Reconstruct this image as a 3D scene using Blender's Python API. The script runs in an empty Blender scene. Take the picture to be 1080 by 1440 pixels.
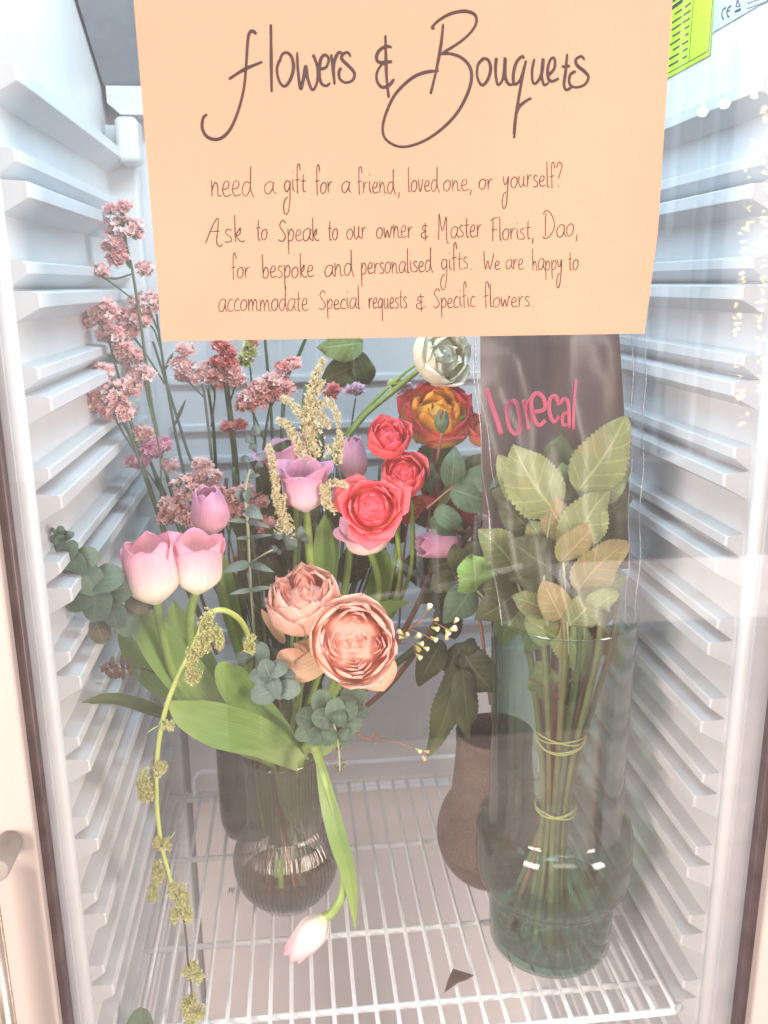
import bpy, math, random
from mathutils import Vector, Matrix
from math import sin, cos, pi, sqrt
S = bpy.context.scene
COL = S.collection
random.seed(7)

# ------------------------------------------------------------------ camera
def rotm(y, p, r):
    return Matrix.Rotation(y, 3, 'Z') @ Matrix.Rotation(p, 3, 'X') @ Matrix.Rotation(r, 3, 'Y')
RM = rotm(-.10351, -.25732, .00877)          # columns: right, forward, up
CP = Vector((0, -.683, .743)); FPX = 1223.87
cam = bpy.data.cameras.new('camera'); camo = bpy.data.objects.new('camera', cam); COL.objects.link(camo)
right, fwd, up = RM.col[0], RM.col[1], RM.col[2]
camo.matrix_world = Matrix(((right[0], up[0], -fwd[0], CP[0]), (right[1], up[1], -fwd[1], CP[1]), (right[2], up[2], -fwd[2], CP[2]), (0, 0, 0, 1)))
cam.sensor_fit = 'VERTICAL'; cam.sensor_height = 36; cam.lens = 36 * FPX / 1440
cam.clip_start = .02; cam.clip_end = 50
S.camera = camo
cam.dof.use_dof = True; cam.dof.focus_distance = .80; cam.dof.aperture_fstop = 8.5

# ------------------------------------------------------------------ light
W = bpy.data.worlds.new('World'); S.world = W; W.use_nodes = True
bg = W.node_tree.nodes['Background']; bg.inputs[0].default_value = (.93, .93, 1.0, 1); bg.inputs[1].default_value = .60
def area(name, loc, target, sx, sy, power, col):
    l = bpy.data.lights.new(name, 'AREA'); l.shape = 'RECTANGLE'; l.size = sx; l.size_y = sy; l.energy = power; l.color = col
    o = bpy.data.objects.new(name, l); COL.objects.link(o); o.location = loc
    o.rotation_euler = (Vector(target) - Vector(loc)).to_track_quat('-Z', 'Y').to_euler(); return o
area('fridge_led_light', (.09, .12, 1.16), (.09, .3, 0), .45, .08, 3.5, (.60, .86, 1.0))
area('warm_front_light', (.3, -2.3, 2.3), (.1, 0, .4), 1.6, 1.0, 24, (1.0, .82, .70))  # warm light added above and behind the camera to brighten the front
area('side_fill_left', (-2.0, -2.0, .75), (.1, .2, .45), 1.0, 1.6, 120, (1.0, .84, .74))  # side fill added out of frame to brighten the flowers
area('side_fill_right', (2.4, -1.9, .7), (.1, .2, .4), 1.0, 1.6, 120, (1.0, .84, .74))  # matching fill added on the other side, also out of frame
S.view_settings.view_transform = 'Standard'; S.view_settings.look = 'None'
S.view_settings.exposure = .60; S.view_settings.gamma = 1
cy = S.cycles
cy.max_bounces = 14; cy.transparent_max_bounces = 40; cy.diffuse_bounces = 4; cy.glossy_bounces = 5; cy.transmission_bounces = 8
cy.caustics_reflective = False; cy.caustics_refractive = False; cy.sample_clamp_indirect = 4
cy.use_denoising = True

# ------------------------------------------------------------------ helpers
def ray(u, v):
    return RM @ Vector(((u - 540) / FPX, 1, (720 - v) / FPX))
def at(u, v, y):
    d = ray(u, v); return CP + d * ((y - CP.y) / d.y)
def atx(u, v, x):
    d = ray(u, v); return CP + d * ((x - CP.x) / d.x)
def mpp(y): return (y + .70) / FPX
def P3(pts, y=None): return [at(p[0], p[1], p[2] if len(p) > 2 else y) for p in pts]

def link(o, parent=None):
    COL.objects.link(o)
    if parent is not None: o.parent = parent
    return o
def mk(name, V, F, mat, parent=None, smooth=True, pc=None):
    m = bpy.data.meshes.new(name); m.from_pydata([tuple(v) for v in V], [], F); m.materials.append(mat)
    if smooth: m.polygons.foreach_set('use_smooth', [True] * len(m.polygons))
    if pc:
        a = m.attributes.new('pc', 'FLOAT_VECTOR', 'POINT'); a.data.foreach_set('vector', [c for p in pc for c in p])
    m.update()
    return link(bpy.data.objects.new(name, m), parent)
def empty(name, loc=(0, 0, 0)):
    o = bpy.data.objects.new(name, None); o.empty_display_size = .01; COL.objects.link(o); return o
def tag(o, label, cat, group=None):
    o['label'] = label; o['category'] = cat
    if group: o['group'] = group
    return o
def crom(pts, n=8, closed=False):
    pts = [Vector(p) for p in pts]
    if len(pts) == 2: return [pts[0].lerp(pts[1], i / n) for i in range(n + 1)]
    out = []
    ext = [pts[0] * 2 - pts[1]] + pts + [pts[-1] * 2 - pts[-2]]
    for i in range(1, len(ext) - 2):
        a, b, c, d = ext[i - 1], ext[i], ext[i + 1], ext[i + 2]
        for k in range(n):
            t = k / n
            out.append(.5 * ((2 * b) + (c - a) * t + (2 * a - 5 * b + 4 * c - d) * t * t + (3 * b - a - 3 * c + d) * t ** 3))
    out.append(pts[-1]); return out
class MB:
    def __init__(s): s.V = []; s.F = []; s.P = []
    def add(s, V, F, P=None):
        b = len(s.V); s.V += [Vector(v) for v in V]; s.F += [tuple(i + b for i in f) for f in F]
        s.P += P if P else [(0, 0, 0)] * len(V)
    def box(s, a, b):
        x0, y0, z0 = a; x1, y1, z1 = b
        V = [(x0, y0, z0), (x1, y0, z0), (x1, y1, z0), (x0, y1, z0), (x0, y0, z1), (x1, y0, z1), (x1, y1, z1), (x0, y1, z1)]
        s.add(V, [(0, 3, 2, 1), (4, 5, 6, 7), (0, 1, 5, 4), (1, 2, 6, 5), (2, 3, 7, 6), (3, 0, 4, 7)])
    def tube(s, pts, r, n=8, cap=True, flat=None, rnd=0):
        pts = [Vector(p) for p in pts]; N = len(pts); V = []; F = []; P = []
        ref = None
        for i, p in enumerate(pts):
            t = (pts[min(i + 1, N - 1)] - pts[max(i - 1, 0)])
            t = t.normalized() if t.length > 1e-9 else Vector((0, 0, 1))
            if flat is not None:
                a = t.cross(Vector(flat)).normalized(); b = Vector(flat)
            else:
                if ref is None: ref = Vector((0, 1, 0)) if abs(t.y) < .9 else Vector((1, 0, 0))
                a = t.cross(ref).normalized(); b = a.cross(t).normalized(); ref = ref - t * ref.dot(t); ref.normalize(); a = t.cross(ref).normalized(); b = ref
            rr = r[i] if isinstance(r, (list, tuple)) else (r(i / (N - 1)) if callable(r) else r)
            fb = .18 if flat is not None else 1
            for k in range(n):
                an = 2 * pi * k / n
                V.append(p + a * cos(an) * rr + b * sin(an) * rr * fb); P.append((i / (N - 1), k / n, rnd))
        for i in range(N - 1):
            for k in range(n):
                k2 = (k + 1) % n; F.append((i * n + k, i * n + k2, (i + 1) * n + k2, (i + 1) * n + k))
        if cap: F += [tuple(range(n))[::-1], tuple((N - 1) * n + k for k in range(n))]
        s.add(V, F, P)
    def grid(s, G, P=None):
        nu = len(G); nv = len(G[0]); V = [p for r in G for p in r]
        F = [(i * nv + j, i * nv + j + 1, (i + 1) * nv + j + 1, (i + 1) * nv + j) for i in range(nu - 1) for j in range(nv - 1)]
        s.add(V, F, P)
    def ball(s, c, r, n=6, m=4, rnd=0, sq=(1, 1, 1)):
        c = Vector(c); V = [c + Vector((0, 0, r * sq[2]))]; 
        for i in range(1, m):
            th = pi * i / m
            for k in range(n): V.append(c + Vector((sin(th) * cos(2 * pi * k / n) * r * sq[0], sin(th) * sin(2 * pi * k / n) * r * sq[1], cos(th) * r * sq[2])))
        V.append(c - Vector((0, 0, r * sq[2]))); F = []
        for k in range(n): F.append((0, 1 + k, 1 + (k + 1) % n))
        for i in range(m - 2):
            for k in range(n): F.append((1 + i * n + k, 1 + (i + 1) * n + k, 1 + (i + 1) * n + (k + 1) % n, 1 + i * n + (k + 1) % n))
        L = len(V) - 1
        for k in range(n): F.append((L, 1 + (m - 2) * n + (k + 1) % n, 1 + (m - 2) * n + k))
        s.add(V, F, [(0, 0, rnd)] * len(V))
    def mk(s, name, mat, parent=None, smooth=True):
        return mk(name, s.V, s.F, mat, parent, smooth, s.P)
def lathe(prof, c, n=64, rib=None):
    """prof: list of (r, z[, ribamp]) ; closed revolve."""
    m = MB(); G = []; P = []
    for i, q in enumerate(prof):
        row = []
        for k in range(n + 1):
            a = 2 * pi * k / n; r = q[0]
            if len(q) > 2 and rib: r += q[2] * abs(cos(rib * a / 2)) - q[2] * .5
            row.append(Vector((c[0] + r * cos(a), c[1] + r * sin(a), c[2] + q[1]))); P.append((i / len(prof), k / n, 0))
        G.append(row)
    m.grid(G, P); return m
def bev(o, w=.002, seg=2):
    b = o.modifiers.new('bevel', 'BEVEL'); b.width = w; b.segments = seg; b.limit_method = 'ANGLE'; b.angle_limit = .6; return o

# ------------------------------------------------------------------ materials
def nmat(name):
    m = bpy.data.materials.new(name); m.use_nodes = True; nt = m.node_tree
    for n in list(nt.nodes): nt.nodes.remove(n)
    return m, nt, (lambda t, **k: nt.nodes.new(t)), nt.links.new
def plain(name, col, rough=.5, var=.06, scale=40, bump=0, bscale=200, metal=0, stretch=(1, 1, 1), spec=.5, col2=None, coat=0):
    m, nt, N, Lk = nmat(name)
    out = N('ShaderNodeOutputMaterial'); p = N('ShaderNodeBsdfPrincipled'); Lk(p.outputs[0], out.inputs[0])
    tc = N('ShaderNodeTexCoord'); mp = N('ShaderNodeMapping'); mp.inputs['Scale'].default_value = stretch; Lk(tc.outputs['Object'], mp.inputs[0])
    no = N('ShaderNodeTexNoise'); no.inputs['Scale'].default_value = scale; no.inputs['Detail'].default_value = 5; Lk(mp.outputs[0], no.inputs['Vector'])
    r = N('ShaderNodeValToRGB'); r.color_ramp.elements[0].position = .3; r.color_ramp.elements[1].position = .7
    c2 = col2 or tuple(max(0, c * (1 - var)) for c in col); c1 = tuple(min(1, c * (1 + var * .5)) for c in col)
    r.color_ramp.elements[0].color = (*c2, 1); r.color_ramp.elements[1].color = (*c1, 1)
    Lk(no.outputs['Fac'], r.inputs[0]); Lk(r.outputs[0], p.inputs['Base Color'])
    p.inputs['Roughness'].default_value = rough; p.inputs['Metallic'].default_value = metal; p.inputs['Specular IOR Level'].default_value = spec
    p.inputs['Coat Weight'].default_value = coat
    if bump:
        n2 = N('ShaderNodeTexNoise'); n2.inputs['Scale'].default_value = bscale; n2.inputs['Detail'].default_value = 6; Lk(mp.outputs[0], n2.inputs['Vector'])
        b = N('ShaderNodeBump'); b.inputs['Strength'].default_value = bump; b.inputs['Distance'].default_value = .002; Lk(n2.outputs['Fac'], b.inputs['Height']); Lk(b.outputs[0], p.inputs['Normal'])
    return m
def thin_mat(name, stops, edge=None, trans=.35, rough=.55, streak=.12, vein=0, veincol=(.3, .45, .2), noise=0, ncol=None, bump=.25, randv=.06):
    """petal / leaf: colour runs from base to tip (pc.x), edge colour toward the margin (|pc.y|), streaks along the length, side veins."""
    m, nt, N, Lk = nmat(name)
    out = N('ShaderNodeOutputMaterial'); at_ = N('ShaderNodeAttribute'); at_.attribute_name = 'pc'
    sp = N('ShaderNodeSeparateXYZ'); Lk(at_.outputs['Vector'], sp.inputs[0])
    def math_(op, a, b=None, c=None):
        n = N('ShaderNodeMath'); n.operation = op
        for i, x in enumerate((a, b, c)):
            if x is None: continue
            if isinstance(x, (int, float)): n.inputs[i].default_value = x
            else: Lk(x, n.inputs[i])
        return n.outputs[0]
    def mix(f, a, b, mode='MIX'):
        n = N('ShaderNodeMix'); n.data_type = 'RGBA'; n.blend_type = mode
        for i, x in ((0, f), (6, a), (7, b)):
            if isinstance(x, (int, float)): n.inputs[i].default_value = x
            elif isinstance(x, tuple): n.inputs[i].default_value = (*x, 1)
            else: Lk(x, n.inputs[i])
        return n.outputs[2]
    tc = N('ShaderNodeTexCoord')
    no = N('ShaderNodeTexNoise'); no.inputs['Scale'].default_value = 60; no.inputs['Detail'].default_value = 4; Lk(tc.outputs['Object'], no.inputs['Vector'])
    u = math_('ADD', sp.outputs[0], math_('MULTIPLY', math_('SUBTRACT', no.outputs['Fac'], .5), .22))
    r = N('ShaderNodeValToRGB'); els = r.color_ramp.elements
    while len(els) < len(stops): els.new(.5)
    for e, (p, c) in zip(els, stops): e.position = p; e.color = (*c, 1)
    Lk(u, r.inputs[0]); col = r.outputs[0]
    av = math_('ABSOLUTE', sp.outputs[1])
    if edge:
        wob = math_('ADD', av, math_('MULTIPLY', math_('SUBTRACT', no.outputs['Fac'], .5), .5))
        big = math_('MAXIMUM', wob, u)
        er = N('ShaderNodeMapRange'); er.inputs[1].default_value = edge[1]; er.inputs[2].default_value = edge[2]; Lk(big, er.inputs[0])
        col = mix(er.outputs[0], col, edge[0])
    # streaks
    cb = N('ShaderNodeCombineXYZ'); Lk(math_('MULTIPLY', sp.outputs[0], 1.2), cb.inputs[0]); Lk(math_('MULTIPLY', sp.outputs[1], 14), cb.inputs[1]); Lk(math_('MULTIPLY', sp.outputs[2], 37), cb.inputs[2])
    ns = N('ShaderNodeTexNoise'); ns.inputs['Scale'].default_value = 1.6; ns.inputs['Detail'].default_value = 3; Lk(cb.outputs[0], ns.inputs['Vector'])
    sc = N('ShaderNodeMapRange'); sc.inputs[1].default_value = .3; sc.inputs[2].default_value = .7; sc.inputs[3].default_value = 1 - streak * 2; sc.inputs[4].default_value = 1 + streak; Lk(ns.outputs['Fac'], sc.inputs[0])
    cc = N('ShaderNodeVectorMath'); cc.operation = 'SCALE'; Lk(col, cc.inputs[0]); Lk(math_('MULTIPLY', sc.outputs[0], math_('ADD', 1 - randv / 2, math_('MULTIPLY', sp.outputs[2], randv))), cc.inputs['Scale']); col = cc.outputs[0]
    hh = None
    if noise:
        nb = N('ShaderNodeTexNoise'); nb.inputs['Scale'].default_value = 25; nb.inputs['Detail'].default_value = 6; Lk(tc.outputs['Object'], nb.inputs['Vector'])
        nr = N('ShaderNodeMapRange'); nr.inputs[1].default_value = .52; nr.inputs[2].default_value = .72; nr.inputs[4].default_value = noise; Lk(nb.outputs['Fac'], nr.inputs[0])
        col = mix(nr.outputs[0], col, ncol)
    if vein:
        w = math_('SINE', math_('MULTIPLY', math_('SUBTRACT', sp.outputs[0], math_('MULTIPLY', av, .22)), vein * 2 * pi))
        vm = N('ShaderNodeMapRange'); vm.inputs[1].default_value = .88; vm.inputs[2].default_value = 1.; vm.inputs[4].default_value = .45; Lk(w, vm.inputs[0])
        mm = N('ShaderNodeMapRange'); mm.inputs[1].default_value = .075; mm.inputs[2].default_value = .02; mm.inputs[4].default_value = .8; Lk(av, mm.inputs[0])
        vv = math_('MAXIMUM', vm.outputs[0], mm.outputs[0]); col = mix(vv, col, veincol); hh = vv
    p = N('ShaderNodeBsdfPrincipled'); Lk(col, p.inputs['Base Color']); p.inputs['Roughness'].default_value = rough; p.inputs['Specular IOR Level'].default_value = .35
    b = N('ShaderNodeBump'); b.inputs['Strength'].default_value = bump; b.inputs['Distance'].default_value = .0012
    if hh is not None:
        Lk(math_('SUBTRACT', ns.outputs['Fac'], hh), b.inputs['Height'])
    else: Lk(ns.outputs['Fac'], b.inputs['Height'])
    Lk(b.outputs[0], p.inputs['Normal'])
    t = N('ShaderNodeBsdfTranslucent'); Lk(col, t.inputs[0]); ms = N('ShaderNodeMixShader'); ms.inputs[0].default_value = trans
    Lk(p.outputs[0], ms.inputs[1]); Lk(t.outputs[0], ms.inputs[2]); Lk(ms.outputs[0], out.inputs[0])
    return m
def glass_mat(name, tint, ior=1.5, rough=.0, edge=None, power=1.0, dirt=0, wav=0):
    """thin clear wall: tinted see-through plus Fresnel gloss; edge = tint where the wall is seen edge-on."""
    m, nt, N, Lk = nmat(name); out = N('ShaderNodeOutputMaterial')
    tr = N('ShaderNodeBsdfTransparent'); gl = N('ShaderNodeBsdfGlossy'); gl.inputs['Roughness'].default_value = rough
    fr = N('ShaderNodeFresnel'); ge = N('ShaderNodeNewGeometry'); mi = N('ShaderNodeMix'); Lk(ge.outputs['Backfacing'], mi.inputs[0]); mi.inputs[2].default_value = ior; mi.inputs[3].default_value = 1 / ior; Lk(mi.outputs[0], fr.inputs['IOR'])
    mx = N('ShaderNodeMixShader'); Lk(tr.outputs[0], mx.inputs[1]); Lk(gl.outputs[0], mx.inputs[2])
    mu = N('ShaderNodeMath'); mu.operation = 'MULTIPLY'; mu.use_clamp = True; mu.inputs[1].default_value = power; Lk(fr.outputs[0], mu.inputs[0]); Lk(mu.outputs[0], mx.inputs[0])
    if wav:
        tc = N('ShaderNodeTexCoord'); nn = N('ShaderNodeTexNoise'); nn.inputs['Scale'].default_value = 18; nn.inputs['Detail'].default_value = 2; Lk(tc.outputs['Object'], nn.inputs['Vector'])
        bb = N('ShaderNodeBump'); bb.inputs['Strength'].default_value = wav; bb.inputs['Distance'].default_value = .01; Lk(nn.outputs['Fac'], bb.inputs['Height']); Lk(bb.outputs[0], gl.inputs['Normal']); Lk(bb.outputs[0], fr.inputs['Normal'])
    if edge:
        lw = N('ShaderNodeLayerWeight'); lw.inputs[0].default_value = .45
        mc = N('ShaderNodeMix'); mc.data_type = 'RGBA'; Lk(lw.outputs['Facing'], mc.inputs[0]); mc.inputs[6].default_value = (*tint, 1); mc.inputs[7].default_value = (*edge, 1); Lk(mc.outputs[2], tr.inputs[0])
    else: tr.inputs[0].default_value = (*tint, 1)
    last = mx.outputs[0]
    if dirt:
        df = N('ShaderNodeBsdfDiffuse'); df.inputs[0].default_value = (.8, .8, .8, 1)
        tc = N('ShaderNodeTexCoord'); n3 = N('ShaderNodeTexNoise'); n3.inputs['Scale'].default_value = 9; n3.inputs['Detail'].default_value = 8; Lk(tc.outputs['Object'], n3.inputs['Vector'])
        mr = N('ShaderNodeMapRange'); mr.inputs[1].default_value = .4; mr.inputs[2].default_value = .8; mr.inputs[3].default_value = dirt * .4; mr.inputs[4].default_value = dirt; Lk(n3.outputs['Fac'], mr.inputs[0])
        m2 = N('ShaderNodeMixShader'); Lk(mr.outputs[0], m2.inputs[0]); Lk(last, m2.inputs[1]); Lk(df.outputs[0], m2.inputs[2]); last = m2.outputs[0]
    Lk(last, out.inputs[0]); return m

M = {}
M['liner'] = plain('white_plastic_liner', (.585, .60, .625), .38, .04, 30, .15, 900)
M['back'] = plain('back_panel_white', (.60, .62, .66), .35, .08, 14, .1, 500)
M['duct'] = plain('grey_duct', (.24, .27, .31), .45, .08, 60, .2, 900)
M['frame'] = plain('cream_door_frame', (.35, .305, .285), .35, .05, 8, .08, 300, stretch=(1, 1, .08))
M['gasket'] = plain('brown_gasket', (.085, .06, .062), .5, .3, 40)
M['gaskgrey'] = plain('grey_gasket', (.52, .53, .57), .45, .1, 30)
M['wire'] = plain('white_wire', (.86, .87, .90), .28, .06, 120, .2, 400, coat=.3)
M['steel'] = plain('handle_steel', (.45, .38, .33), .25, .2, 20, metal=.8)
M['paper'] = plain('peach_paper', (.340, .205, .139), .8, .10, 3, .25, 600)
M['ink'] = plain('marker_ink', (.03, .015, .018), .6, .3, 60)
M['pen'] = plain('pen_ink', (.05, .028, .024), .7, .4, 90)
M['pane'] = glass_mat('door_glass', (.97, .975, .975), 1.5, .0, power=1.75, dirt=.02)

# ------------------------------------------------------------------ the fridge
XL, XR, YB = -.218, .408, .535
fr = tag(empty('display_fridge'), 'white glass-door display fridge with ribbed side walls holding the flowers', 'fridge')
def part(name, m, mat, par=fr, smooth=False, lab=None):
    o = m.mk(name, mat, par, smooth)
    if lab: o['label'] = lab
    return o
for sx, nm in ((-1, 'left'), (1, 'right')):
    xw = XL if sx < 0 else XR
    m = MB(); x2 = xw + sx * .03
    m.box((min(xw, x2), .012, -.62), (max(xw, x2), YB + .03, 1.25)); part('side_wall', m, M['liner'])
    z0 = .808
    for i in range(-1, 17):
        zb = z0 - i * .0822
        for k, (dd, h, dz) in enumerate((((.0235, .0125, 0)), (.0165, .010, .026))):
            if i == -1 and k == 1: continue
            pr = [(-.004, dz - .014), (dd - .001, dz), (dd, dz + .001), (dd, dz + h - .001), (dd - .0015, dz + h), (-.004, dz + h + .002)]
            m = MB(); V = []
            y0 = .047
            for (yy, ins) in ((y0, .0015), (y0 + .0018, 0), (YB - .03, 0)):
                for d, z in pr:
                    d2 = max(d - ins, -.004) if d > 0 else d
                    V.append((xw - sx * d2, yy, zb + z))
            n = len(pr); F = [tuple(range(n))] + [tuple(2 * n + j for j in range(n))[::-1]]
            for s_ in range(2):
                for j in range(n):
                    j2 = (j + 1) % n; F.append((s_ * n + j, (s_ + 1) * n + j, (s_ + 1) * n + j2, s_ * n + j2))
            if sx < 0: F = [f[::-1] for f in F]
            m.add(V, F); o = part('shelf_rail', m, M['liner'])
    # corner post at the back, with rounded cap
    m = MB(); xa, xb = (xw - .004, xw + .034) if sx < 0 else (xw - .034, xw + .004)
    m.box((xa, YB - .0305, -.6), (xb, YB - .001, .935)); bev(part('corner_post', m, M['liner']), .004, 3)
    # front bead of the wall, rubber
    m = MB(); xg = xw + (.002 if sx < 0 else -.001)
    m.tube([(xg, .022, -.6), (xg, .022, 1.2)], .0085, 14, rnd=0); part('front_bead', m, M['liner'], smooth=True)
    m = MB(); m.box((min(xw - sx * .001, xw + sx * .02), .0085, -.6), (max(xw - sx * .001, xw + sx * .02), .0115, 1.2)); part('seal_strip', m, M['gaskgrey'])
m = MB(); m.box((XL - .03, YB, -.62), (XR + .03, YB + .02, 1.25)); part('back_wall', m, M['back'])
for k, z in enumerate((.79, .70, .61, .545, .50, .42, .33, .24)):
    m = MB(); m.box((XL + .05, YB - .008, z), (XR - .05, YB + .001, z + .012)); bev(part('back_wall_rib', m, M['back']), .003, 3)
M['beige'] = plain('beige_lower_panel', (.76, .71, .70), .5, .06, 8, .1, 200)
m = MB(); m.box((-.176, YB - .008, -.6), (XR - .02, YB + .001, .20)); bev(part('lower_back_panel', m, M['beige']), .002)  # panel toned paler and warmer in place of light from outside
m = MB(); m.box((XL + .002, YB - .004, -.6), (-.1765, YB + .001, .22)); bev(part('corner_shade_strip', m, M['duct']), .002)  # dark strip standing in for the shading in the back corner
m = MB(); m.box((XL - .03, .01, -.64), (XR + .03, YB, -.62)); part('floor_panel', m, M['liner'])
# ceiling duct: sloped grey cover, white strip
m = MB(); zt = .977
V = [(-.214, YB - .04, zt), (XR + .01, YB - .04, zt), (XR + .01, .12, 1.19), (-.214, .12, 1.19)]
V += [(a, b, c + .02) for a, b, c in V]
m.add(V, [(0, 1, 2, 3), (7, 6, 5, 4), (0, 4, 5, 1), (1, 5, 6, 2), (2, 6, 7, 3), (3, 7, 4, 0)]); part('duct_cover', m, M['duct'])
m = MB(); yy = YB - .042
pr = [(-.211, zt - .001), (-.211, .957), (-.196, .944), (.39, .944), (.405, .957), (.405, zt - .001)]
V = [(x, yy - .002, z) for x, z in pr] + [(x, YB, z) for x, z in pr]; n = 6
m.add(V, [tuple(range(n)), tuple(range(n, 2 * n))[::-1]] + [(j, n + j, n + (j + 1) % n, (j + 1) % n) for j in range(n)]); part('duct_nose', m, M['liner'])
for xa, xb in ((-.2, -.173), (.365, .392)):
    m = MB(); m.box((xa, YB - .075, .885), (xb, YB - .03, .938)); bev(part('rail_end_cap', m, M['liner']), .008, 4)  # rounded end caps of the top rails at the back
m = MB(); m.box((XL - .03, .012, 1.25), (XR + .03, YB + .02, 1.27)); part('ceiling_panel', m, M['liner'])
# door: frame, gasket, glass, handle
d = bpy.data.objects.new('door', None); link(d, fr)
for nm, xa, xb in (('l', -.34, -.2265), ('r', .4285, .54)):
    m = MB(); m.box((xa, -.022, -.62), (xb, .006, 1.27)); bev(m.mk('door_frame', M['frame'], d, False), .0025, 3)
    m = MB()
    if nm == 'l': m.box((-.2262, -.012, -.62), (-.2215, .0045, 1.27))
    else: m.box((.4235, -.012, -.62), (.4282, .0045, 1.27))
    m.mk('door_gasket', M['gasket'], d, False)
    m = MB()
    if nm == 'l': m.tube([(-.2225, -.006, -.62), (-.2225, -.006, 1.25)], .0022, 8)
    else: m.tube([(.4245, -.006, -.62), (.4245, -.006, 1.25)], .0022, 8)
    m.mk('door_gasket', M['gasket'], d, True)
m = MB(); m.box((-.226, .0, -.62), (.428, .004, 1.27)); m.mk('glass_pane', M['pane'], d, False)
m = MB(); hx = at(-6, 1340, -.05).x
m.tube([(hx, -.052, -.5), (hx, -.052, at(5, 1235, -.05).z)], .009, 14); m.mk('door_handle', M['steel'], d, True)
m = MB(); zc = at(5, 1212, -.05).z; hx2 = at(0, 1212, -.05).x
m.tube([(hx2, -.022, zc), (hx2, -.062, zc)], .0105, 16); M['mount'] = plain('handle_mount_grey', (.22, .20, .19), .5, .2, 30)
bev(m.mk('handle_mount', M['mount'], d, True), .002)

m = MB()
for st_ in ([(322.5, 1256), (323, 1249)], [(323, 1251), (326, 1249), (327, 1256)], [(329, 1248), (329.5, 1252)], [(338, 1249), (338, 1252)]): m.tube([at(u, v, YB - .009) for u, v in st_], .0008, 6, flat=(0, 1, 0))
part('small_print', m, M['gasket'])
# ------------------------------------------------------------------ wire shelf
sh = tag(empty('wire_shelf'), 'white plastic coated wire shelf carrying the three vases and the dark glass cylinder', 'shelf')
SL, SR = -.194, .390
r1, r2 = .0023, .0036
x = SL + .0139; base = None
while x < SR - .008:
    m = MB()
    pts = crom([(x, .038, -.0075), (x, .0405, -.0035), (x, .046, -.0012), (x, .06, -.001), (x, .3, -.001), (x, .508, -.001)], 4)
    m.tube(pts, r1, 8); m.mk('shelf_wire', M['wire'], sh); x += .02235
for yb in (.079, .191, .354, .497):
    m = MB(); m.tube([(SL - .004, yb, -.0062), (SR, yb, -.0062)], r2, 10); m.mk('cross_bar', M['wire'], sh)
m = MB(); rr = .012
def arc(cx, cy_, a0, a1, r, z, n=6): return [(cx + r * cos(a0 + (a1 - a0) * k / n), cy_ + r * sin(a0 + (a1 - a0) * k / n), z) for k in range(n + 1)]
pts = [(SL, .515, -.0095)] + arc(SL + rr, .042 + rr, pi, 1.5 * pi, rr, -.0095) + arc(SR - rr, .042 + rr, 1.5 * pi, 2 * pi, rr, -.0095) + [(SR, .515, -.0095)]
m.tube(pts, r2 + .0003, 10); m.mk('shelf_frame', M['wire'], sh)
m = MB(); m.tube([(SL, .515, -.0095), (SR, .515, -.0095)], r2, 10); m.mk('cross_bar', M['wire'], sh)
m = MB(); m.tube(crom([(-.168, .50, 0), (-.168, .503, .024), (-.156, .503, .035), (-.13, .503, .036), (.1, .503, .036), (.33, .503, .036), (.352, .503, .035), (.364, .503, .024), (.364, .5, 0)], 5), r2, 10); m.mk('back_fence', M['wire'], sh)

# ------------------------------------------------------------------ stickers on the right wall
def sticker(name, uv, mat, par=None, x=XR - .0012, th=.0010):
    """uv: pixel corners, laid on the wall plane x."""
    c = [atx(u, v, x) for u, v in uv]; V = c + [p + Vector((th, 0, 0)) for p in c]; m = MB(); n = len(c)
    m.add(V, [tuple(range(n)), tuple(range(n, 2 * n))[::-1]] + [(j, n + j, n + (j + 1) % n, (j + 1) % n) for j in range(n)])
    return m.mk(name, mat, par, False)
M['lime'] = plain('lime_sticker', (.42, .70, .03), .5, .06, 20)
M['plate'] = plain('grey_plate', (.42, .47, .56), .4, .06, 20)
M['print'] = plain('black_print', (.05, .05, .06), .6, .1, 20)
yp0, yp1 = atx(943, 105, XR).y, atx(998, 82, XR).y
ztop = 1.10; zlow = (atx(943, 105, XR).z + atx(998, 82, XR).z) / 2
def wallrect(y0, y1, z0, z1, x, mat, name, par=None, th=.0006):
    m = MB(); m.box((x, y0, z0), (x + th, y1, z1)); return m.mk(name, mat, par, False)
ye = atx(1002, 50, XR).y
st = tag(empty('lime_label'), 'bright lime green sticker with rows of small print on the upper right wall', 'label')
wallrect(ye, ye + .14, zlow, 1.12, XR - .0016, M['lime'], 'sticker', st)
pm = MB(); rnd = random.Random(3); xq = XR - .0022
for r_ in range(14):
    z = zlow + .010 + r_ * .0068
    for (a, b) in ((.050, .066), (.070, .10)):
        pm.box((xq, ye + a, z), (xq + .0006, ye + a + (b - a) * rnd.uniform(.5, 1), z + .0016 + (.002 if r_ in (8, 9) else 0)))
zz = zlow + .066
for r_ in range(8):
    z = zz + .005 + r_ * .0052; pm.box((xq, ye + .004, z), (xq + .0006, ye + .004 + .036 * rnd.uniform(.6, 1), z + .0017))
pm.mk('print_lines', M['print'], st, False)
pm = MB(); pm.box((xq, ye + .001, zlow + .004), (xq + .0006, ye + .10, zlow + .0046)); pm.box((xq, ye + .044, zlow + .005), (xq + .0006, ye + .0446, 1.1)); pm.box((xq, ye + .001, zz), (xq + .0006, ye + .10, zz + .0006)); pm.box((xq, ye + .0015, zlow + .005), (xq + .0006, ye + .0021, 1.1))
pm.mk('print_border', M['print'], st, False)
st = tag(empty('rating_plate'), 'grey plate with CE mark and crossed-out bin symbol on the upper right wall', 'label')
zg = atx(1005, 45, XR).z
wallrect(ye - .16, ye - .0015, zg, 1.12, XR - .0014, M['plate'], 'plate', st)
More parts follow.
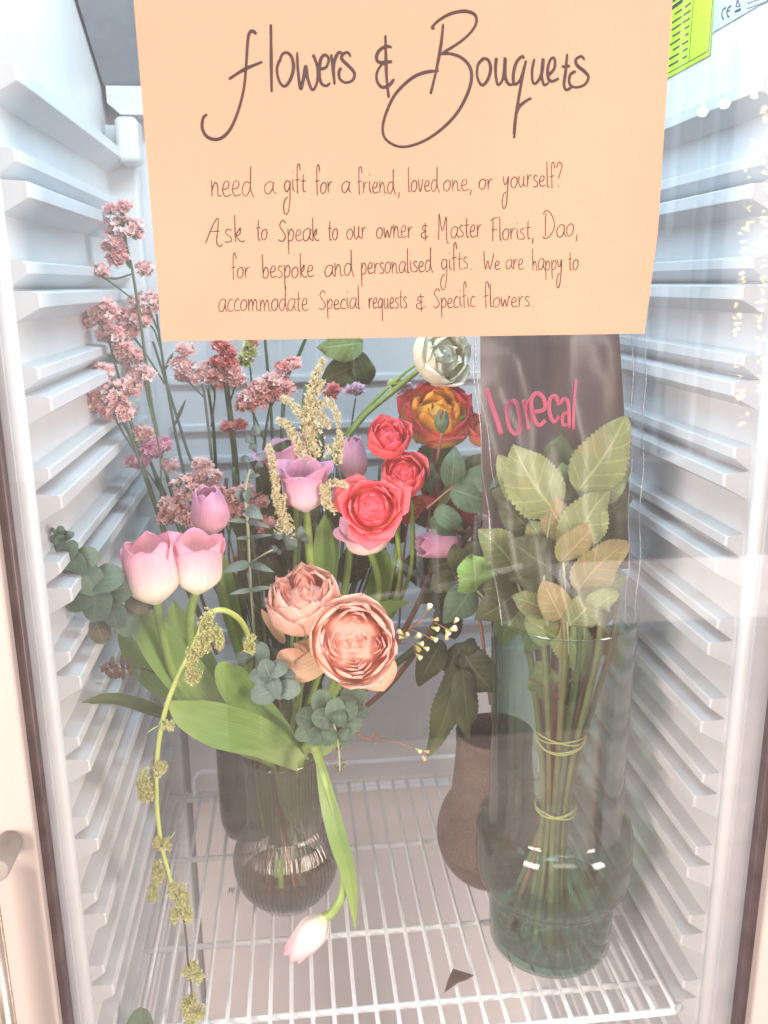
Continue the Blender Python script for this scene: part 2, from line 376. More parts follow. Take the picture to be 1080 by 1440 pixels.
def wstroke(m, pts, w=.0009):  # pixel strokes on right wall
    m.tube(crom([atx(u, v, XR - .0016) for u, v in pts], 6), w, 6, flat=(1, 0, 0))
pm = MB()
wstroke(pm, [(1021, 11), (1017, 13), (1015, 19), (1016, 25), (1018, 27)]); wstroke(pm, [(1028, 8), (1024, 11), (1022, 16), (1023, 22), (1025, 24)]); wstroke(pm, [(1022.5, 16), (1026, 14.5)])
wstroke(pm, [(1036, 1), (1036, 9), (1041, 8)], .0005); wstroke(pm, [(1034, 9), (1041, -4)], .0005); wstroke(pm, [(1034, -4), (1041, 8)], .0005); wstroke(pm, [(1033.5, 16.5), (1041.5, 13)], .0011)
for k in range(3):
    for q in range(7): wstroke(pm, [(1051 + q * 4.5, 12 - q * 1.6 - k * 7), (1054 + q * 4.5, 10.8 - q * 1.6 - k * 7)], .0006)
pm.mk('plate_print', M['print'], st)

# ------------------------------------------------------------------ handwritten sign on the glass
sg = tag(empty('handwritten_sign'), 'peach paper sign with handwritten Flowers & Bouquets lettering taped on the glass', 'sign')
def sy(u, v):  # paper stands a little off the glass, its edges curl
    e = max(0, (u - 850) / 90) ** 2 * .004 * (.4 + .6 * sin(max(0, min(1, v / 468)) * pi)) + max(0, (v - 380) / 90) ** 2 * .0022 + .0012 * sin(u / 130.) * sin(v / 150.) 
    return -.0035 - e
G = []; Pc = []
for j in range(33):
    t = j / 32; v = -30 + t * 505
    row = []
    for i in range(41):
        s = i / 40
        ul = 185.5 + (228 - 185.5) * t; 
        vv = v
        ur = 947.5 + (925 - 947.5) * (v + 30) / 360 if v < 330 else 925 + (907 - 925) * (v - 330) / 138
        vb = v + (1 - s) * 5 * t - s * 6 * t
        u = ul + (ur - ul) * s
        row.append(at(u, vb, sy(u, vb)))
    G.append(row)
m = MB(); m.grid(G); o = m.mk('paper', M['paper'], sg, False)
so = o.modifiers.new('solid', 'SOLIDIFY'); so.thickness = .0004; so.offset = -1
NP = Vector((0, -1, 0))
def hand(m, strokes, w, f=1, ox=0, oy=0, n=7, jit=0):
    for st_ in strokes:
        pts = crom([Vector((p[0] / f + ox, p[1] / f + oy, 0)) for p in st_], n)
        q = [at(p.x, p.y, sy(p.x, p.y) - .0006) for p in pts]
        N_ = len(q)
        m.tube(q, lambda t: w * (.88 + .12 * sin(t * 9 + len(st_))) * (1 if .02 < t < .98 else .7), 6, flat=(0, 1, 0))
T1 = [[(362,173),(345,158),(328,165),(318,210),(310,330),(298,450),(270,560),(232,650),(190,695),(150,706),(110,690),(88,650),(92,600),(112,577)],
 [(222,401),(300,352),(392,313)], [(435,123),(437,300),(439,466)],
 [(480,315),(490,280),(512,266),(538,285),(550,340),(535,400),(505,437),(477,410),(466,350),(480,300)],
 [(568,264),(572,350),(585,450),(600,400),(612,335),(622,400),(645,455),(668,420),(672,350),(655,290),(645,280)],
 [(680,352),(715,340),(728,300),(710,278),(688,300),(680,370),(690,420),(715,435),(735,420)],
 [(740,275),(750,350),(758,428)], [(752,360),(760,300),(780,265),(797,272)],
 [(840,288),(825,266),(800,275),(795,300),(830,335),(858,370),(850,405),(815,418),(785,400),(780,365),(792,342)],
 [(1015,178),(1018,300),(1022,400),(1032,495)],
 [(1048,240),(1020,235),(985,255),(970,290),(985,315),(1048,312),(1000,325),(972,370),(975,415),(1000,442),(1035,430),(1060,400)]]
T2 = [[(328,107),(318,200),(298,310),(272,420)], [(290,128),(278,122),(310,90),(360,62),(420,50),(465,62),(477,95),(455,140),(400,190),(315,243)],
 [(315,243),(360,240),(410,258),(445,295),(455,345),(440,410),(400,490),(340,560),(260,620),(180,652),(120,652),(70,620),(58,570),(75,500),(115,420),(180,355),(240,325),(308,315)],
 [(512,262),(485,285),(480,340),(500,380),(525,360),(540,310),(530,270),(505,262),(485,290)],
 [(565,258),(562,320),(572,378),(595,350),(605,258),(605,340),(620,375),(640,378)],
 [(690,262),(680,252),(655,280),(642,330),(645,375),(670,360),(690,300),(698,272),(685,330),(665,440),(650,540),(645,617)], [(655,510),(670,475),(700,450),(722,438)],
 [(735,262),(725,320),(730,370),(750,365),(770,320),(775,262),(768,330),(778,378),(800,370)],
 [(795,340),(825,305),(825,262),(808,265),(795,310),(800,355),(820,362),(845,350)],
 [(882,240),(875,320),(868,380),(880,402),(905,385)], [(858,298),(895,295)],
 [(960,268),(945,252),(922,265),(925,290),(960,320),(977,345),(960,378),(920,390),(893,375),(895,335),(920,318)]]
m = MB(); hand(m, T1, .00118, 3.6, 260, 0); hand(m, T2, .00118, 3.176, 520, 0); m.mk('title_lettering', M['ink'], sg)
GL = {
'a': (.85, [[(.72,.9),(.42,1),(.08,.65),(.12,.1),(.42,.05),(.68,.5),(.74,.95),(.7,.3),(.9,0)]]),
'b': (.75, [[(.05,2.1),(.1,1),(.16,0)],[(.14,.4),(.35,.95),(.62,.7),(.55,.1),(.2,0)]]),
'c': (.65, [[(.62,.85),(.35,1),(.08,.5),(.2,.05),(.65,.12)]]),
'd': (.85, [[(.65,.85),(.3,.95),(.06,.4),(.3,0),(.62,.5),(.66,2.0),(.68,.6),(.9,-.1)]]),
'e': (.7, [[(.08,.45),(.45,.55),(.5,.9),(.25,.95),(.06,.45),(.25,.03),(.7,.15)]]),
'f': (.55, [[(.5,1.7),(.4,2.25),(.22,2.1),(.2,1.1),(.24,0),(.22,-.1)],[(0,.95),(.5,1.05)]]),
'g': (.75, [[(.6,.85),(.3,1),(.06,.55),(.25,.05),(.56,.4),(.62,.95),(.6,-.6),(.4,-1.7),(.1,-1.8),(-.02,-1.2),(.15,-.6),(.4,-.4)]]),
'h': (.75, [[(.08,2.1),(.12,.9),(.14,0)],[(.13,.4),(.32,.9),(.5,.7),(.55,.1),(.75,.05)]]),
'i': (.35, [[(.12,1),(.14,.3),(.32,0)],[(.12,1.45),(.14,1.55)]]),
'k': (.72, [[(.08,2.0),(.12,.9),(.14,0)],[(.16,.5),(.45,1.05),(.4,.55),(.2,.45),(.45,.05),(.75,.1)]]),
'l': (.35, [[(.1,2.1),(.12,.9),(.16,.05),(.35,.08)]]),
'm': (1.15, [[(.06,1),(.1,.4),(.1,0)],[(.1,.4),(.3,.95),(.46,.7),(.5,.02)],[(.5,.4),(.72,.95),(.88,.7),(.9,.15),(1.15,.05)]]),
'n': (.8, [[(.06,1.1),(.1,.5),(.1,0)],[(.1,.4),(.32,.95),(.5,.7),(.55,.1),(.8,.05)]]),
'o': (.75, [[(.4,.98),(.1,.7),(.08,.2),(.35,0),(.62,.35),(.6,.85),(.35,.98)]]),
'p': (.75, [[(.08,1),(.12,0),(.16,-1.0)],[(.12,.4),(.35,.95),(.6,.7),(.5,.1),(.18,.05)]]),
'q': (.8, [[(.6,.85),(.3,1),(.06,.55),(.25,.05),(.56,.4),(.62,.95),(.6,0),(.62,-1.2)]]),
'r': (.6, [[(.08,1),(.12,.4),(.12,0)],[(.12,.45),(.3,.9),(.55,.95)]]),
's': (.6, [[(.5,.9),(.25,1),(.12,.72),(.45,.4),(.42,.08),(.05,.05)]]),
't': (.55, [[(.25,1.6),(.22,.7),(.28,.05),(.5,.1)],[(.0,.98),(.5,1.02)]]),
'u': (.8, [[(.08,1),(.08,.3),(.3,0),(.52,.35),(.55,1),(.55,.3),(.8,.02)]]),
'v': (.65, [[(.05,1),(.25,.02),(.52,1)]]),
'w': (1.0, [[(.05,1),(.2,.05),(.42,.75),(.6,.05),(.85,1),(.95,.9)]]),
'y': (.75, [[(.06,1),(.15,.35),(.35,.3),(.55,1),(.5,0),(.35,-1.5),(.1,-1.9),(-.05,-1.3),(.1,-.6),(.35,-.4)]]),
'A': (1.15, [[(0,-.05),(.4,1.2),(.75,2.0),(.8,1),(.72,.1),(.9,-.3),(1.1,-.1)],[(.25,.9),(.9,.95)]]),
'S': (.85, [[(.75,1.45),(.45,1.7),(.15,1.3),(.4,.9),(.7,.4),(.4,0),(.02,.15)]]),
'M': (1.3, [[(.05,-.1),(.1,1.1),(.12,2.0),(.45,.6),(.85,1.75),(.85,.8),(.95,-.3),(1.15,-.35)]]),
'F': (.8, [[(.2,-.1),(.22,1.0),(.25,1.9)],[(.0,1.75),(.3,2.0),(.75,2.1)],[(.1,.95),(.65,1.0)]]),
'D': (1.25, [[(.3,.1),(.32,1.2),(.36,1.9)],[(.1,1.8),(.4,2.1),(.85,1.7),(1.1,.9),(.7,.15),(.25,-.05),(.1,.1)]]),
'W': (1.25, [[(.05,2.0),(.1,1),(.25,.05),(.5,1.0),(.7,.05),(1.1,1.4),(1.15,1.8)]]),
'?': (.7, [[(.1,1.6),(.35,2.1),(.65,1.8),(.5,1.2),(.3,.7)],[(.28,.1),(.3,0)]]),
',': (.35, [[(.2,.15),(.12,-.4)]]), '.': (.35, [[(.25,.05),(.3,-.02)]]),
'&': (.8, [[(.45,1.6),(.5,0),(.52,-.3)],[(.75,1.25),(.3,1.3),(.15,.9),(.6,.75),(.1,.5),(.1,.1),(.5,0),(.85,.25)]]),
}
def word(m, txt, x0, x1, b0, b1=None, xh=17, w=.00037):
    b1 = b0 if b1 is None else b1; tot = sum(GL[c][0] for c in txt); k = (x1 - x0) / tot; cx = 0
    rg = random.Random(txt + str(x0))
    for c in txt:
        adv, ss = GL[c]; h = xh * rg.uniform(.92, 1.08); jy = rg.uniform(-.7, .7)
        hand(m, [[(x0 + (cx + px * (1 + rg.uniform(-.04, .04))) * k, b0 + (b1 - b0) * (cx / tot) + jy - py * h) for px, py in s_] for s_ in ss], w * rg.uniform(.85, 1.15), n=5)
        cx += adv
m = MB()
for a in [('need',296,356,277,276,22),('a',371,387,273,273,18),('gift',399,431,270,271,17),('for',443,468,272,271,17),('a',480,493,271,271,17),('friend',502,556,272,272,17),(',',558,564,272),('loved',573,617,269.5,269,17),('one,',623,665,269,269,16),('or',673,694,267,266,16),('yourself?',707,791,264,262,16.5),
  ('Ask',289,344,341,341,19),('to',360,377,338,338,17),('Speak',391,449,339,338,17),('to',461,476,338,338,17),('our',487,516,337,336,17),('owner',529,581,335,334,17),('&',592,602,335,335,14),('Master',616,678,335,333,17),('Florist,',690,752,338,336,16),('Dao,',762,814,335,332,17.5),
  ('for',325,352,392,391,17),('bespoke',368,442,391,390,17),('and',456,497,389,388,17),('personalised',507,608,386,382,16),('gifts.',620,664,380,378,16),('We',680,704,379,379,13),('are',711,737,379,379,14),('happy',748,792,380,379,15),('to',799,814,380,379,15),
  ('accommodate',307,434,438,437,17),('Special',448,507,435,434,15),('requests',518,573,434,433,15.5),('&',585,597,434,434,13),('Specific',609,669,433,432,15),('flowers.',680,751,432,431,15)]:
    word(m, *a)
m.mk('body_lettering', M['pen'], sg)
# ------------------------------------------------------------------ vases
M['gsmoke'] = glass_mat('smoky_glass', (.97, .965, .95), 1.5, .03, edge=(.16, .16, .155), power=1.9)
M['gsmokei'] = glass_mat('smoky_glass_inner', (.95, .945, .93), 1.5, .03, edge=(.6, .58, .55), power=.8)
M['gdark'] = glass_mat('dark_smoky_glass', (.58, .60, .57), 1.5, .03, edge=(.12, .13, .13), power=1.3)
M['ggreen'] = glass_mat('green_glass', (.90, .96, .935), 1.5, .02, edge=(.54, .68, .62), power=1.7, wav=.15)
M['gbase'] = glass_mat('thick_green_glass', (.55, .78, .65), 1.5, .05, edge=(.2, .36, .28))
M['water'] = glass_mat('vase_water', (.72, .61, .47), 1.33, .02, edge=(.42, .33, .24))
M['waterg'] = glass_mat('green_vase_water', (.70, .85, .74), 1.33, .02, edge=(.38, .58, .45))
def disc(c, r, n=40):
    m = MB(); V = [Vector(c)] + [Vector(c) + Vector((r * cos(2 * pi * k / n), r * sin(2 * pi * k / n), 0)) for k in range(n)]
    m.add(V, [(0, 1 + k, 1 + (k + 1) % n) for k in range(n)]); return m
# ribbed bulb vase
VC = (-.0275, .25, 0.0)
v1 = tag(empty('ribbed_vase', VC), 'smoky ribbed glass bulb vase with straight neck, holding the pink tulips and peach roses', 'vase')
RB, ZB = .0635, .062
prof = [(0, .003), (.028, .003), (.036, .006)]
for k in range(1, 17):
    a = -pi / 2 + .62 + (pi / 2 + .62 + .0) * 0 + (k / 16) * (pi - .62 - .76)
    prof.append((RB * cos(a), ZB + RB * sin(a), .0016))
rn = .0440
prof += [(rn, ZB + .052, .002), (rn - .0002, ZB + .06, .0026), (rn - .0005, .15, .0026), (rn, .18, .0026), (rn + .0012, .200, .0024), (rn + .0018, .206, .0006)]
bulb = lathe(prof, VC, 240, 60)
def loc(m):  # vertices given in world, objects parented to an Empty at c
    return m
def pmk(m, name, mat, par, smooth=True):
    o = m.mk(name, mat, None, smooth); o.parent = par; o.matrix_parent_inverse = Matrix.Translation(-par.location); return o
pmk(bulb, 'vase_body', M['gsmoke'], v1)
inn = lathe([(q[0] - .0022, q[1] + (.002 if q[1] < .01 else 0)) for q in prof], VC, 60); pmk(inn, 'inner_wall', M['gsmokei'], v1)
m = MB(); m.tube([(VC[0] + (rn + .0008) * cos(a * pi / 30), VC[1] + (rn + .0008) * sin(a * pi / 30), .2065) for a in range(61)], .0016, 8, cap=False); pmk(m, 'rim', M['gsmoke'], v1)
wp = [(0, .006), (.03, .0062)] + [(q[0] - .003, q[1]) for q in prof[3:] if q[1] < .040]
wr = sqrt(max(1e-6, (RB - .003) ** 2 - (.040 - ZB) ** 2)); wp += [(wr, .040)]
w = lathe(wp, VC, 60); pmk(w, 'water', M['water'], v1); pmk(disc((VC[0], VC[1], .040), wr), 'water_surface', M['water'], v1)
# dark cylinder vase behind
DC = (-.079, .395, 0)
dv = tag(empty('dark_glass_cylinder', DC), 'dark smoky glass cylinder vase standing behind the ribbed bulb vase', 'vase')
pr = [(0, .002), (.026, .002), (.037, .012), (.0405, .03), (.041, .06), (.041, .20)]
pmk(lathe(pr, DC, 48), 'vase_body', M['gdark'], dv); pmk(lathe([(max(0, a - .002), b + .003) for a, b in pr], DC, 48), 'inner_wall', M['gdark'], dv)
m = MB(); m.tube([(DC[0] + .04 * cos(a * pi / 24), DC[1] + .04 * sin(a * pi / 24), .2) for a in range(49)], .0014, 8, cap=False); pmk(m, 'rim', M['gdark'], dv)
# brown textured vase
M['brown'] = plain('brown_ceramic', (.17, .115, .095), .55, .25, 30, 0, col2=(.13, .085, .07))
M['brownglaze'] = plain('brown_glaze', (.08, .045, .038), .32, .2, 30)
mm, nt = M['brown'], M['brown'].node_tree
N = lambda t: nt.nodes.new(t)
wv = N('ShaderNodeTexVoronoi'); wv.inputs['Scale'].default_value = 480; tc = N('ShaderNodeTexCoord'); mp = N('ShaderNodeMapping'); mp.inputs['Scale'].default_value = (1, 1, 2.2)
nt.links.new(tc.outputs['Object'], mp.inputs[0]); nt.links.new(mp.outputs[0], wv.inputs['Vector']); rr_ = N('ShaderNodeMapRange'); rr_.inputs[1].default_value = 0; rr_.inputs[2].default_value = .75; rr_.inputs[3].default_value = .72; rr_.inputs[4].default_value = 1.5; nt.links.new(wv.outputs['Distance'], rr_.inputs[0]); vs_ = N('ShaderNodeVectorMath'); vs_.operation = 'SCALE'; pb_ = nt.nodes['Principled BSDF']; nt.links.new(nt.nodes['Color Ramp'].outputs[0], vs_.inputs[0]); nt.links.new(rr_.outputs[0], vs_.inputs['Scale']); nt.links.new(vs_.outputs[0], pb_.inputs['Base Color'])
bb = N('ShaderNodeBump'); bb.inputs['Strength'].default_value = 1; bb.inputs['Distance'].default_value = .0035
nt.links.new(wv.outputs['Distance'], bb.inputs['Height']); nt.links.new(bb.outputs[0], nt.nodes['Principled BSDF'].inputs['Normal'])
BC = (.232, .262, 0)
bv = tag(empty('brown_vase', BC), 'matt brown textured bottle vase with round bulb behind the green glass vase', 'vase')
pr = []
for k in range(0, 9):
    a = -pi / 2 + .5 + k / 8 * .95; pr.append((.0690 * cos(a), .066 + .067 * sin(a)))
low = [(0, .001)] + pr
pmk(lathe(low, BC, 56), 'glazed_base', M['brownglaze'], bv)
up_ = [(.0695 * cos(-.12 + k / 9 * .80), .066 + .070 * sin(-.12 + k / 9 * .95)) for k in range(10)]
up_ += [(.0530, .119), (.0512, .130), (.0500, .145), (.0480, .165), (.0465, .19), (.0470, .206), (.0475, .210), (.046, .211), (.043, .206), (.042, .19), (.042, .1)]
pmk(lathe(up_, BC, 56), 'textured_body', M['brown'], bv)
# tiered green glass vase
GC = (.275, .148, 0)
gv = tag(empty('green_glass_vase', GC), 'tall tiered pale green glass vase holding the cellophane wrapped roses', 'vase')
pr = [(0, .002), (.058, .002), (.066, .006), (.0695, .016), (.070, .06), (.0705, .074), (.073, .081), (.079, .087), (.084, .095), (.0865, .107), (.0868, .13), (.0865, .152), (.0845, .1600), (.0790, .1635), (.0752, .166), (.0738, .172), (.0735, .19), (.0735, .3), (.0745, .36), (.0765, .404), (.0775, .408)]
M['ggreen2'] = glass_mat('deep_green_glass', (.86, .955, .905), 1.5, .02, edge=(.40, .62, .50), power=1.2, wav=.1)
ns_ = [i for i, q_ in enumerate(pr) if q_[1] >= .166][0]
pmk(lathe(pr[:ns_ + 1], GC, 80), 'stepped_base', M['ggreen2'], gv); pmk(lathe(pr[ns_:], GC, 80), 'upper_tube', M['ggreen'], gv)
pmk(lathe([(max(0, a - .003), b + (.010 if b < .02 else 0) - (.001 if b > .4 else 0)) for a, b in pr], GC, 80), 'inner_wall', M['ggreen'], gv)
m = MB(); m.tube([(GC[0] + .076 * cos(a * pi / 40), GC[1] + .076 * sin(a * pi / 40), .408) for a in range(81)], .0017, 8, cap=False); pmk(m, 'rim', M['ggreen'], gv)
pmk(disc((GC[0], GC[1], .008), .064), 'thick_bottom', M['gbase'], gv)
wp = [(0, .0125), (.060, .0125), (.065, .018), (.0665, .06), (.0672, .0705)]
pmk(lathe(wp, GC, 60), 'water', M['waterg'], gv); pmk(disc((GC[0], GC[1], .0705), .0672), 'water_surface', M['waterg'], gv)
# scrap on shelf
M['scrap'] = plain('dry_leaf_scrap', (.10, .06, .05), .8, .3, 60, .3, 300)
sc = [at(633, 1360, .14)] 
def atz(u, v, z): d_ = ray(u, v); return CP + d_ * ((z - CP.z) / d_.z)
c = [atz(u, v, z) for u, v, z in ((637, 1362, .004), (666, 1371, .006), (656, 1377, .007), (644, 1381, .006), (636, 1387, .004), (625, 1395, .002), (630, 1378, .005))]
m = MB(); V = c + [p + Vector((0, 0, -.0012)) for p in c]; n = len(c)
m.add(V, [tuple(range(n))[::-1], tuple(range(n, 2 * n))] + [(j, (j + 1) % n, n + (j + 1) % n, n + j) for j in range(n)])
tag(m.mk('dry_petal_scrap', M['scrap'], None, False), 'small dark brown triangular dry scrap lying on the wire shelf', 'dry leaf')
# ------------------------------------------------------------------ flower materials
LF = (.12, .22, .05)
M['tul_pink'] = thin_mat('pink_tulip_petal', [(0, (.90, .90, .62)), (.22, (.98, .88, .72)), (.5, (.99, .68, .70)), (1, (.98, .42, .58))], edge=((.94, .42, .60), .88, 1.2), trans=.24, streak=.06)
M['tul_mauve'] = thin_mat('mauve_tulip_petal', [(0, (.92, .66, .64)), (.3, (.93, .48, .60)), (.9, (.88, .42, .66))], edge=((.92, .60, .78), .90, 1.1), trans=.24, streak=.06)
M['tul_lilac'] = thin_mat('lilac_tulip_petal', [(0, (.90, .84, .72)), (.3, (.88, .58, .66)), (.9, (.76, .36, .56))], edge=((.86, .52, .70), .88, 1.1), trans=.24, streak=.07)
M['tul_white'] = thin_mat('white_pink_tulip_petal', [(0, (.78, .84, .55)), (.15, (.92, .90, .80)), (.5, (.92, .82, .80)), (1, (.88, .42, .50))], edge=((.88, .45, .55), .85, 1.1), trans=.24, streak=.06)
M['peach'] = thin_mat('peach_rose_petal', [(0, (.98, .62, .40)), (.5, (.99, .63, .48)), (1, (.99, .70, .60))], edge=((.99, .52, .50), .86, 1.2), bump=.1, trans=.34, streak=.07)
M['peach_in'] = thin_mat('inner_peach_petal', [(0, (.99, .45, .30)), (.55, (.99, .50, .38)), (1, (.99, .62, .52))], edge=((.99, .74, .68), .86, 1.1), bump=.1, trans=.34, streak=.07)
M['peach_out'] = thin_mat('outer_peach_petal', [(0, (.97, .70, .40)), (.5, (.98, .66, .44)), (1, (.98, .58, .42))], trans=.34, streak=.06, noise=.35, ncol=(.78, .48, .30))
M['coral'] = thin_mat('coral_rose_petal', [(0, (.85, .62, .12)), (.22, (.94, .34, .14)), (.45, (.94, .13, .15)), (1, (.96, .17, .21))], edge=((.98, .30, .34), .85, 1.2), trans=.34, streak=.09)
M['corali'] = thin_mat('inner_coral_petal', [(0, (.80, .04, .06)), (.5, (.92, .09, .12)), (1, (.96, .18, .24))], edge=((.92, .25, .24), .86, 1.1), trans=.34, streak=.08)
M['flame'] = thin_mat('yellow_red_rose_petal', [(0, (.88, .64, .16)), (.5, (.92, .58, .14)), (.7, (.80, .16, .10)), (1, (.62, .04, .08))], edge=((.62, .05, .10), .80, 1.05), trans=.34, streak=.12)
M['flamey'] = thin_mat('inner_yellow_petal', [(0, (.80, .42, .03)), (.6, (.90, .50, .06)), (1, (.90, .42, .06))], edge=((.70, .12, .04), .92, 1.1), trans=.34, streak=.07)
M['cream'] = thin_mat('cream_rose_petal', [(0, (.72, .82, .52)), (.35, (.92, .93, .76)), (1, (.95, .92, .80))], edge=((.80, .70, .55), .9, 1.15), trans=.34, streak=.05, noise=.3, ncol=(.66, .50, .34))
M['darkred'] = thin_mat('dark_red_petal', [(0, (.30, .02, .03)), (.5, (.30, .01, .03)), (1, (.42, .05, .05))], trans=.2, streak=.15)
M['rust'] = thin_mat('orange_pink_petal', [(0, (.75, .38, .06)), (.5, (.78, .24, .12)), (1, (.68, .08, .12))], edge=((.62, .06, .12), .85, 1.05), trans=.34, streak=.15)
M['tleaf'] = thin_mat('tulip_leaf', [(0, (.36, .48, .18)), (.5, (.21, .37, .09)), (1, (.33, .47, .12))], edge=((.26, .40, .12), .95, 1.05), trans=.3, rough=.40, streak=.08)
M['tleafd'] = thin_mat('dark_tulip_leaf', [(0, (.10, .16, .05)), (.6, (.07, .13, .035)), (1, (.16, .22, .07))], trans=.25, rough=.42, streak=.2)
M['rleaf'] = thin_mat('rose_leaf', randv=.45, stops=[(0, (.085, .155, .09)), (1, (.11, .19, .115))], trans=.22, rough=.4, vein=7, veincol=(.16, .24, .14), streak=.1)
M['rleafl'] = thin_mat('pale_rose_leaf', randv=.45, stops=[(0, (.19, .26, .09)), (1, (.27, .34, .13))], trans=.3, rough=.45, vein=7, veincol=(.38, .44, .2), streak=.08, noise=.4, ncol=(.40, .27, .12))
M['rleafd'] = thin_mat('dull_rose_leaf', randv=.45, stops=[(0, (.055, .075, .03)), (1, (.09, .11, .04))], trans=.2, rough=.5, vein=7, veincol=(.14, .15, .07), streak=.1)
M['lime_leaf'] = thin_mat('bright_rose_leaf', [(0, (.25, .45, .1)), (1, (.32, .52, .14))], trans=.3, rough=.4, vein=7, veincol=(.48, .62, .28), streak=.06)
M['sleaf'] = thin_mat('sleeve_leaf', randv=.45, stops=[(0, (.27, .32, .13)), (1, (.31, .36, .16))], trans=.3, rough=.5, vein=6, veincol=(.48, .52, .25), streak=.08, noise=.6, ncol=(.45, .32, .12))
M['oleaf'] = thin_mat('reflection_tint_leaf', [(0, (.31, .30, .12)), (1, (.40, .29, .13))], trans=.3, rough=.5, vein=6, veincol=(.6, .42, .22), streak=.08, noise=.5, ncol=(.33, .36, .12))  # orange-brown tint put into the leaf colour for a reflection
M['euc'] = thin_mat('eucalyptus_leaf', randv=.45, stops=[(0, (.08, .14, .10)), (1, (.11, .18, .12))], edge=((.17, .20, .13), .93, 1.05), trans=.15, rough=.55, vein=5, veincol=(.15, .22, .16), streak=.08, bump=.15)
M['eucb'] = thin_mat('brownish_eucalyptus_leaf', randv=.45, stops=[(0, (.14, .12, .075)), (1, (.16, .15, .09))], trans=.15, rough=.55, vein=5, veincol=(.2, .2, .13), streak=.08)
M['euct'] = thin_mat('teal_eucalyptus_leaf', randv=.45, stops=[(0, (.11, .17, .15)), (1, (.17, .25, .22))], trans=.15, rough=.6, vein=5, veincol=(.22, .3, .27), streak=.08)
M['brownleaf'] = thin_mat('brown_bud_leaf', [(0, (.16, .10, .07)), (1, (.14, .08, .055))], trans=.15, streak=.1)
M['stem'] = plain('green_stem', (.24, .36, .08), .45, .25, 60, .2, 300)
M['dstem'] = plain('dark_green_stem', (.085, .12, .05), .55, .3, 70, .3, 300)
M['ystem'] = plain('yellow_green_stem', (.42, .50, .13), .5, .15, 60, .2, 300)
M['rstem'] = plain('reddish_brown_stem', (.30, .13, .08), .55, .25, 60, .3, 300)
M['bstem'] = plain('thin_dark_stem', (.07, .045, .035), .6, .3, 60)
M['gstem'] = plain('grey_green_stem', (.30, .34, .20), .6, .2, 60)
M['twine'] = plain('raffia_twine', (.66, .58, .22), .7, .2, 200, .4, 900)
def fluffy(name, c1, c2, c3=None, base=(.12, .18, .05)):
    m, nt, N, Lk = nmat(name); out = N('ShaderNodeOutputMaterial'); a = N('ShaderNodeAttribute'); a.attribute_name = 'pc'
    sp = N('ShaderNodeSeparateXYZ'); Lk(a.outputs['Vector'], sp.inputs[0])
    r = N('ShaderNodeValToRGB'); r.color_ramp.elements[0].color = (*c1, 1); r.color_ramp.elements[1].color = (*c2, 1)
    if c3: e = r.color_ramp.elements.new(.55); e.color = (*c3, 1)
    Lk(sp.outputs[2], r.inputs[0]); m2 = N('ShaderNodeMix'); m2.data_type = 'RGBA'; mr = N('ShaderNodeMapRange'); mr.inputs[1].default_value = .25; mr.inputs[2].default_value = .6
    Lk(sp.outputs[0], mr.inputs[0]); Lk(mr.outputs[0], m2.inputs[0]); m2.inputs[6].default_value = (*base, 1); Lk(r.outputs[0], m2.inputs[7])
    p = N('ShaderNodeBsdfPrincipled'); Lk(m2.outputs[2], p.inputs['Base Color']); p.inputs['Roughness'].default_value = .8
    t = N('ShaderNodeBsdfTranslucent'); Lk(m2.outputs[2], t.inputs[0]); ms = N('ShaderNodeMixShader'); ms.inputs[0].default_value = .35
    Lk(p.outputs[0], ms.inputs[1]); Lk(t.outputs[0], ms.inputs[2]); Lk(ms.outputs[0], out.inputs[0]); return m
M['stat'] = fluffy('statice_floret', (.92, .46, .44), (.99, .78, .74), (.96, .60, .57))
M['statm'] = fluffy('magenta_statice_floret', (.82, .30, .46), (.96, .60, .72), (.90, .44, .58))
M['statr'] = fluffy('red_statice_floret', (.75, .18, .20), (.92, .58, .54), (.85, .34, .34))
M['statl'] = fluffy('lilac_floret', (.62, .36, .50), (.85, .66, .76))
M['plume'] = fluffy('cream_plume_floret', (.82, .72, .42), (.98, .94, .76), (.93, .86, .62), base=(.40, .34, .14))
M['amar'] = fluffy('amaranth_floret', (.55, .56, .20), (.88, .88, .50), (.74, .74, .36), base=(.30, .30, .10))
M['wax'] = plain('wax_bud', (.86, .78, .62), .4, .2, 200, col2=(.80, .55, .45))
M['waxg'] = plain('wax_calyx', (.48, .52, .18), .5, .25, 200)
M['waxo'] = plain('orange_wax_bud', (.74, .38, .2), .4, .25, 200)

